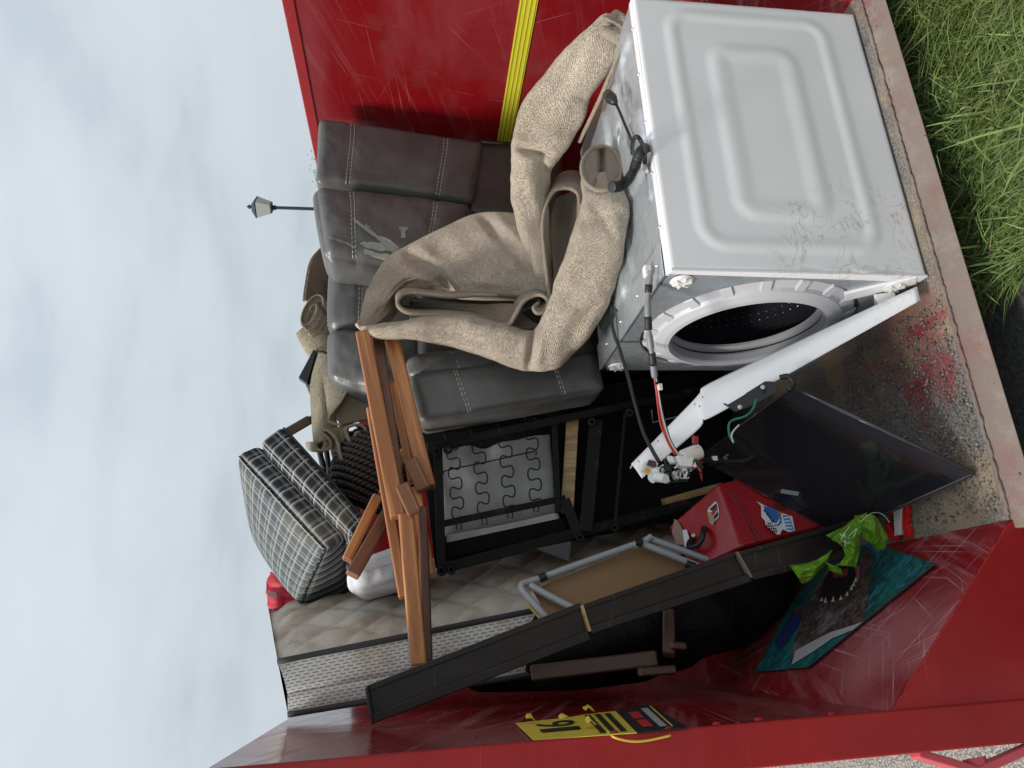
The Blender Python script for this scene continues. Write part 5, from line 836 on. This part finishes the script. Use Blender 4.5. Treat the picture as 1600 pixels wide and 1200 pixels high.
# ---------------------------------------------------------------- rugs at the back
ro = thing('olive_rug', 'olive brown ribbed rug rolled up behind the leather cushions', 'rug', P(490, 490, 2.75))
fn = patchfn([[P(511, 380, 2.80), P(487, 406, 2.79), P(478, 445, 2.77), P(475, 470, 2.76)], [P(540, 395, 2.85), P(520, 420, 2.84), P(508, 450, 2.82), P(500, 480, 2.80)], [P(560, 400, 2.9), P(540, 430, 2.9), P(525, 460, 2.88), P(520, 490, 2.85)]]); G().grid(fn, 12, 24, .2, .4).obj('loose_end', RUG2, ro, smooth=True, solid=.012)
G().tube([fn(0, t) for t in np.linspace(0, 1, 30)], .006, 8).obj('binding', RUG2, ro, smooth=True)
path = []
for i in range(46):
    t = i/45; a = 2.2+t*4.9*math.pi/1.75; sc_ = 1-.80*t; L_, W_ = 35*sc_, 15*sc_; cx_, cy_ = 484+3*t, 490-4*t; ex = V((-.46, .89)); ey = V((.89, .46)); p = V((cx_, cy_))+ex*L_*math.cos(a)+ey*W_*math.sin(a); path.append((p.x, p.y, 2.70))
g, pts = ribbon(path, .02, k=3, lean=(P(522, 556, 2.72)-P(486, 508, 2.70))); g.obj('rolled_part', RUG2, ro, smooth=True, solid=.007); G().tube(pts, .0042, 6).obj('binding', BIND, ro, smooth=True)
sweep([(474, 512, 2.735, 15, .03), (486, 526, 2.75, 20, .04), (506, 548, 2.76, 24, .05), (530, 574, 2.78, 22, .05)], 18, 2.4, .003).obj('rolled_body', RUG3, ro, smooth=True)
cr_ = thing('cream_rug', 'cream woven rug folded over itself above the wicker basket', 'rug', P(530, 650, 2.6))
fn = patchfn([[P(500, 552, 2.66), P(488, 598, 2.65), P(490, 655, 2.64), P(493, 698, 2.62)], [P(512, 556, 2.64), P(504, 605, 2.62), P(505, 655, 2.60), P(506, 690, 2.60)], [P(530, 580, 2.64), P(522, 625, 2.63), P(525, 660, 2.62), P(530, 690, 2.62)]]); G().grid(fn, 14, 24, .25, .4).obj('fold', RUG3, cr_, smooth=True, solid=.01)
fn = patchfn([[P(499, 553, 2.60), P(530, 580, 2.57), P(556, 597, 2.56), P(585, 612, 2.56)], [P(505, 595, 2.58), P(525, 610, 2.55), P(540, 606, 2.54), P(552, 610, 2.55)], [P(513, 652, 2.56), P(522, 642, 2.53), P(531, 628, 2.53), P(541, 612, 2.54)]]); G().grid(fn, 14, 20, .25, .3).obj('fold', RUG3, cr_, smooth=True, solid=.009)
fn = patchfn([[P(541, 612, 2.56), P(557, 610, 2.57), P(580, 618, 2.57)], [P(524, 645, 2.56), P(548, 640, 2.56), P(580, 640, 2.56)], [P(533, 664, 2.55), P(550, 660, 2.55), P(578, 654, 2.55)]]); G().grid(fn, 10, 12, .2, .2).obj('turned_corner', RUG3_IN, cr_, smooth=True, solid=.008)
G().tube([V(q) for q in spl([P(580, 613, 2.53), P(560, 606, 2.525), P(545, 608, 2.52), P(533, 627, 2.52), P(514, 653, 2.53), P(520, 661, 2.53), P(534, 664, 2.53)], 8)], .005, 8).obj('binding', BIND, cr_, smooth=True)
pa = [(492, 690, 2.58), (494, 700, 2.58), (502, 704, 2.57), (514, 701, 2.57), (517, 692, 2.57), (511, 683, 2.57), (505, 676, 2.57), (511, 672, 2.56), (522, 680, 2.55), (529, 692, 2.55), (533, 712, 2.54), (541, 726, 2.54), (553, 727, 2.54), (565, 712, 2.54), (572, 690, 2.54), (572, 672, 2.54), (562, 664, 2.54), (548, 666, 2.54), (541, 672, 2.54), (547, 690, 2.545), (546, 706, 2.545), (543, 716, 2.545), (549, 720, 2.545), (560, 706, 2.545), (565, 688, 2.545), (561, 676, 2.545), (555, 680, 2.55), (556, 696, 2.55), (552, 708, 2.55)]
g, pts = ribbon(pa, .16, k=6, lean=(0, 0, .03)); g.obj('folded_layers', RUG3, cr_, smooth=True, solid=.006); G().tube(pts, .005, 6).obj('binding', BIND, cr_, smooth=True)
fn = patchfn([[P(505, 676, 2.6), P(525, 668, 2.58), P(545, 662, 2.57)], [P(520, 690, 2.6), P(532, 690, 2.59), P(545, 680, 2.58)], [P(532, 715, 2.6), P(540, 715, 2.59), P(550, 705, 2.58)]]); G().grid(fn, 8, 8, .15, .15).obj('fold_back', RUG3, cr_, smooth=True, solid=.006)
bk = thing('wicker_basket', 'dark braided wicker basket under the cream rug behind the pine beams', 'basket', P(600, 745, 2.6))
WK = M('dark_wicker', (.035, .026, .02), .6).m; c_ = P(592, 735, 2.66); ax = (P(560, 790, 2.66)-P(610, 690, 2.66)).normalized()
a = ax.orthogonal().normalized(); b = ax.cross(a)
for i, t in enumerate(np.linspace(-.9, .9, 13)):
    R_ = .17*math.sqrt(1-t*t*.75); g = G()
    for s_ in (0, math.pi):
        pts = [c_+ax*(t*.15+.006*math.sin(th*26+s_))+(a*math.cos(th)+b*math.sin(th))*(R_+.006*math.cos(th*26+s_)) for th in np.linspace(0, 2*math.pi, 190)]; g.tube(pts, .0075, 5, False)
    g.obj('braid', WK, bk, smooth=True)
# ---------------------------------------------------------------- lamp and tree beyond the skip
YL = 12.0; lb = P(480, 323, YL); lt = P(387, 323, YL); cx_, cy_ = lt.x, lt.y; zt = lambda x: P(x, 323, YL).z; hw = lambda n_: pxm(n_, lt)
ls = thing('street_lamp', 'black lantern street lamp on a post beyond the red wall', 'street lamp', (cx_, cy_, GZ)); LM = M('black_lamp_iron', (.02, .025, .03), .45).m
G().tube([(cx_, cy_, GZ-.01), (cx_, cy_, .6), (cx_, cy_, .62), (cx_, cy_, zt(432))], [hw(4.5), hw(4.5), hw(2.7), hw(2.5)], 14).obj('post', LM, ls)
g = G(); zz = [zt(k_) for k_ in (387, 388.5, 390, 393)]; g.tube([(cx_, cy_, zt(394)), (cx_, cy_, zt(391)), (cx_, cy_, zt(390.5)), (cx_, cy_, zt(388.5)), (cx_, cy_, zt(385))], [hw(2.4), hw(2.4), hw(3.4), hw(3), hw(.2)], 10); g.obj('finial', LM, ls)
def sq(z, h): 
    c0, s0 = math.cos(.62), math.sin(.62); return [V((cx_+(x_*c0-y_*s0)*h, cy_+(x_*s0+y_*c0)*h, z)) for x_, y_ in ((-1, -1), (1, -1), (1, 1), (-1, 1))]
A_, B_, C__ = sq(zt(401), hw(13.5)), sq(zt(393.5), hw(5)), sq(zt(425), hw(6.5)); G().hexa(A_+B_).obj('roof', LM, ls)
A2 = sq(zt(401), hw(12.4)); A3 = sq(zt(402.5), hw(12.6)); C2 = sq(zt(424), hw(6.4))
GLS = M('frosted_lamp_pane', (.50, .51, .50), .5).m
for i in range(4): G().add([A3[i], A3[(i+1) % 4], C2[(i+1) % 4], C2[i]], [(0, 1, 2, 3)]).obj('pane', GLS, ls, solid=.004); G().beam(A2[i], C2[i], hw(1.5), hw(1.5)).obj('corner_bar', LM, ls)
G().hexa(sq(zt(425.5), hw(7))+sq(zt(422), hw(7))).obj('base_collar', LM, ls); G().tube([(cx_, cy_, zt(425)), (cx_, cy_, zt(427)), (cx_, cy_, zt(429)), (cx_, cy_, zt(432))], [hw(5), hw(3.2), hw(4.2), hw(3)], 12).obj('neck', LM, ls)
tc_ = P(500, 235, 15.0); tr_ = thing('small_tree', 'small leafy tree showing over the top of the red wall', 'tree', (tc_.x, tc_.y, GZ)); BARK = M('bark', (.06, .045, .035), .9).m
g = G(); top_ = V((tc_.x, tc_.y, tc_.z-.2)); g.tube([(tc_.x, tc_.y, GZ-.05), (tc_.x+.05, tc_.y, 1.2), (tc_.x-.03, tc_.y, 2.2), top_], [.1, .08, .06, .02], 8)
for i in range(9): a = random.uniform(0, 6.28); s_ = V((tc_.x, tc_.y, 1.4+i*.16)); g.tube([s_, s_+V((math.cos(a)*.4, math.sin(a)*.4, .35)), s_+V((math.cos(a)*.75, math.sin(a)*.75, .75))], [.035, .02, .006], 6)
g.obj('trunk', BARK, tr_, smooth=True); g = G()
q = M('leaf_green', (.06, .09, .03), .6); ri = q.nd('ShaderNodeNewGeometry').outputs['Random Per Island']; q.set('Base Color', q.mix(ri, (.05, .075, .025), (.13, .15, .06)))
for i in range(170):
    d = V((random.gauss(0, 1), random.gauss(0, 1), random.gauss(0, 1))).normalized()*random.random()**.4; cc = V((tc_.x+d.x*1.1, tc_.y+d.y*1.1, tc_.z-.60+d.z*.85))
    for j in range(16):
        p = cc+V((random.gauss(0, .09), random.gauss(0, .09), random.gauss(0, .09))); a = V((random.gauss(0, 1), random.gauss(0, 1), random.gauss(0, 1))).normalized()*.032; b = a.orthogonal().normalized()*.018; g.add([p-a, p+b, p+a, p-b], [(0, 1, 2, 3)])
g.obj('crown', q.m, tr_)
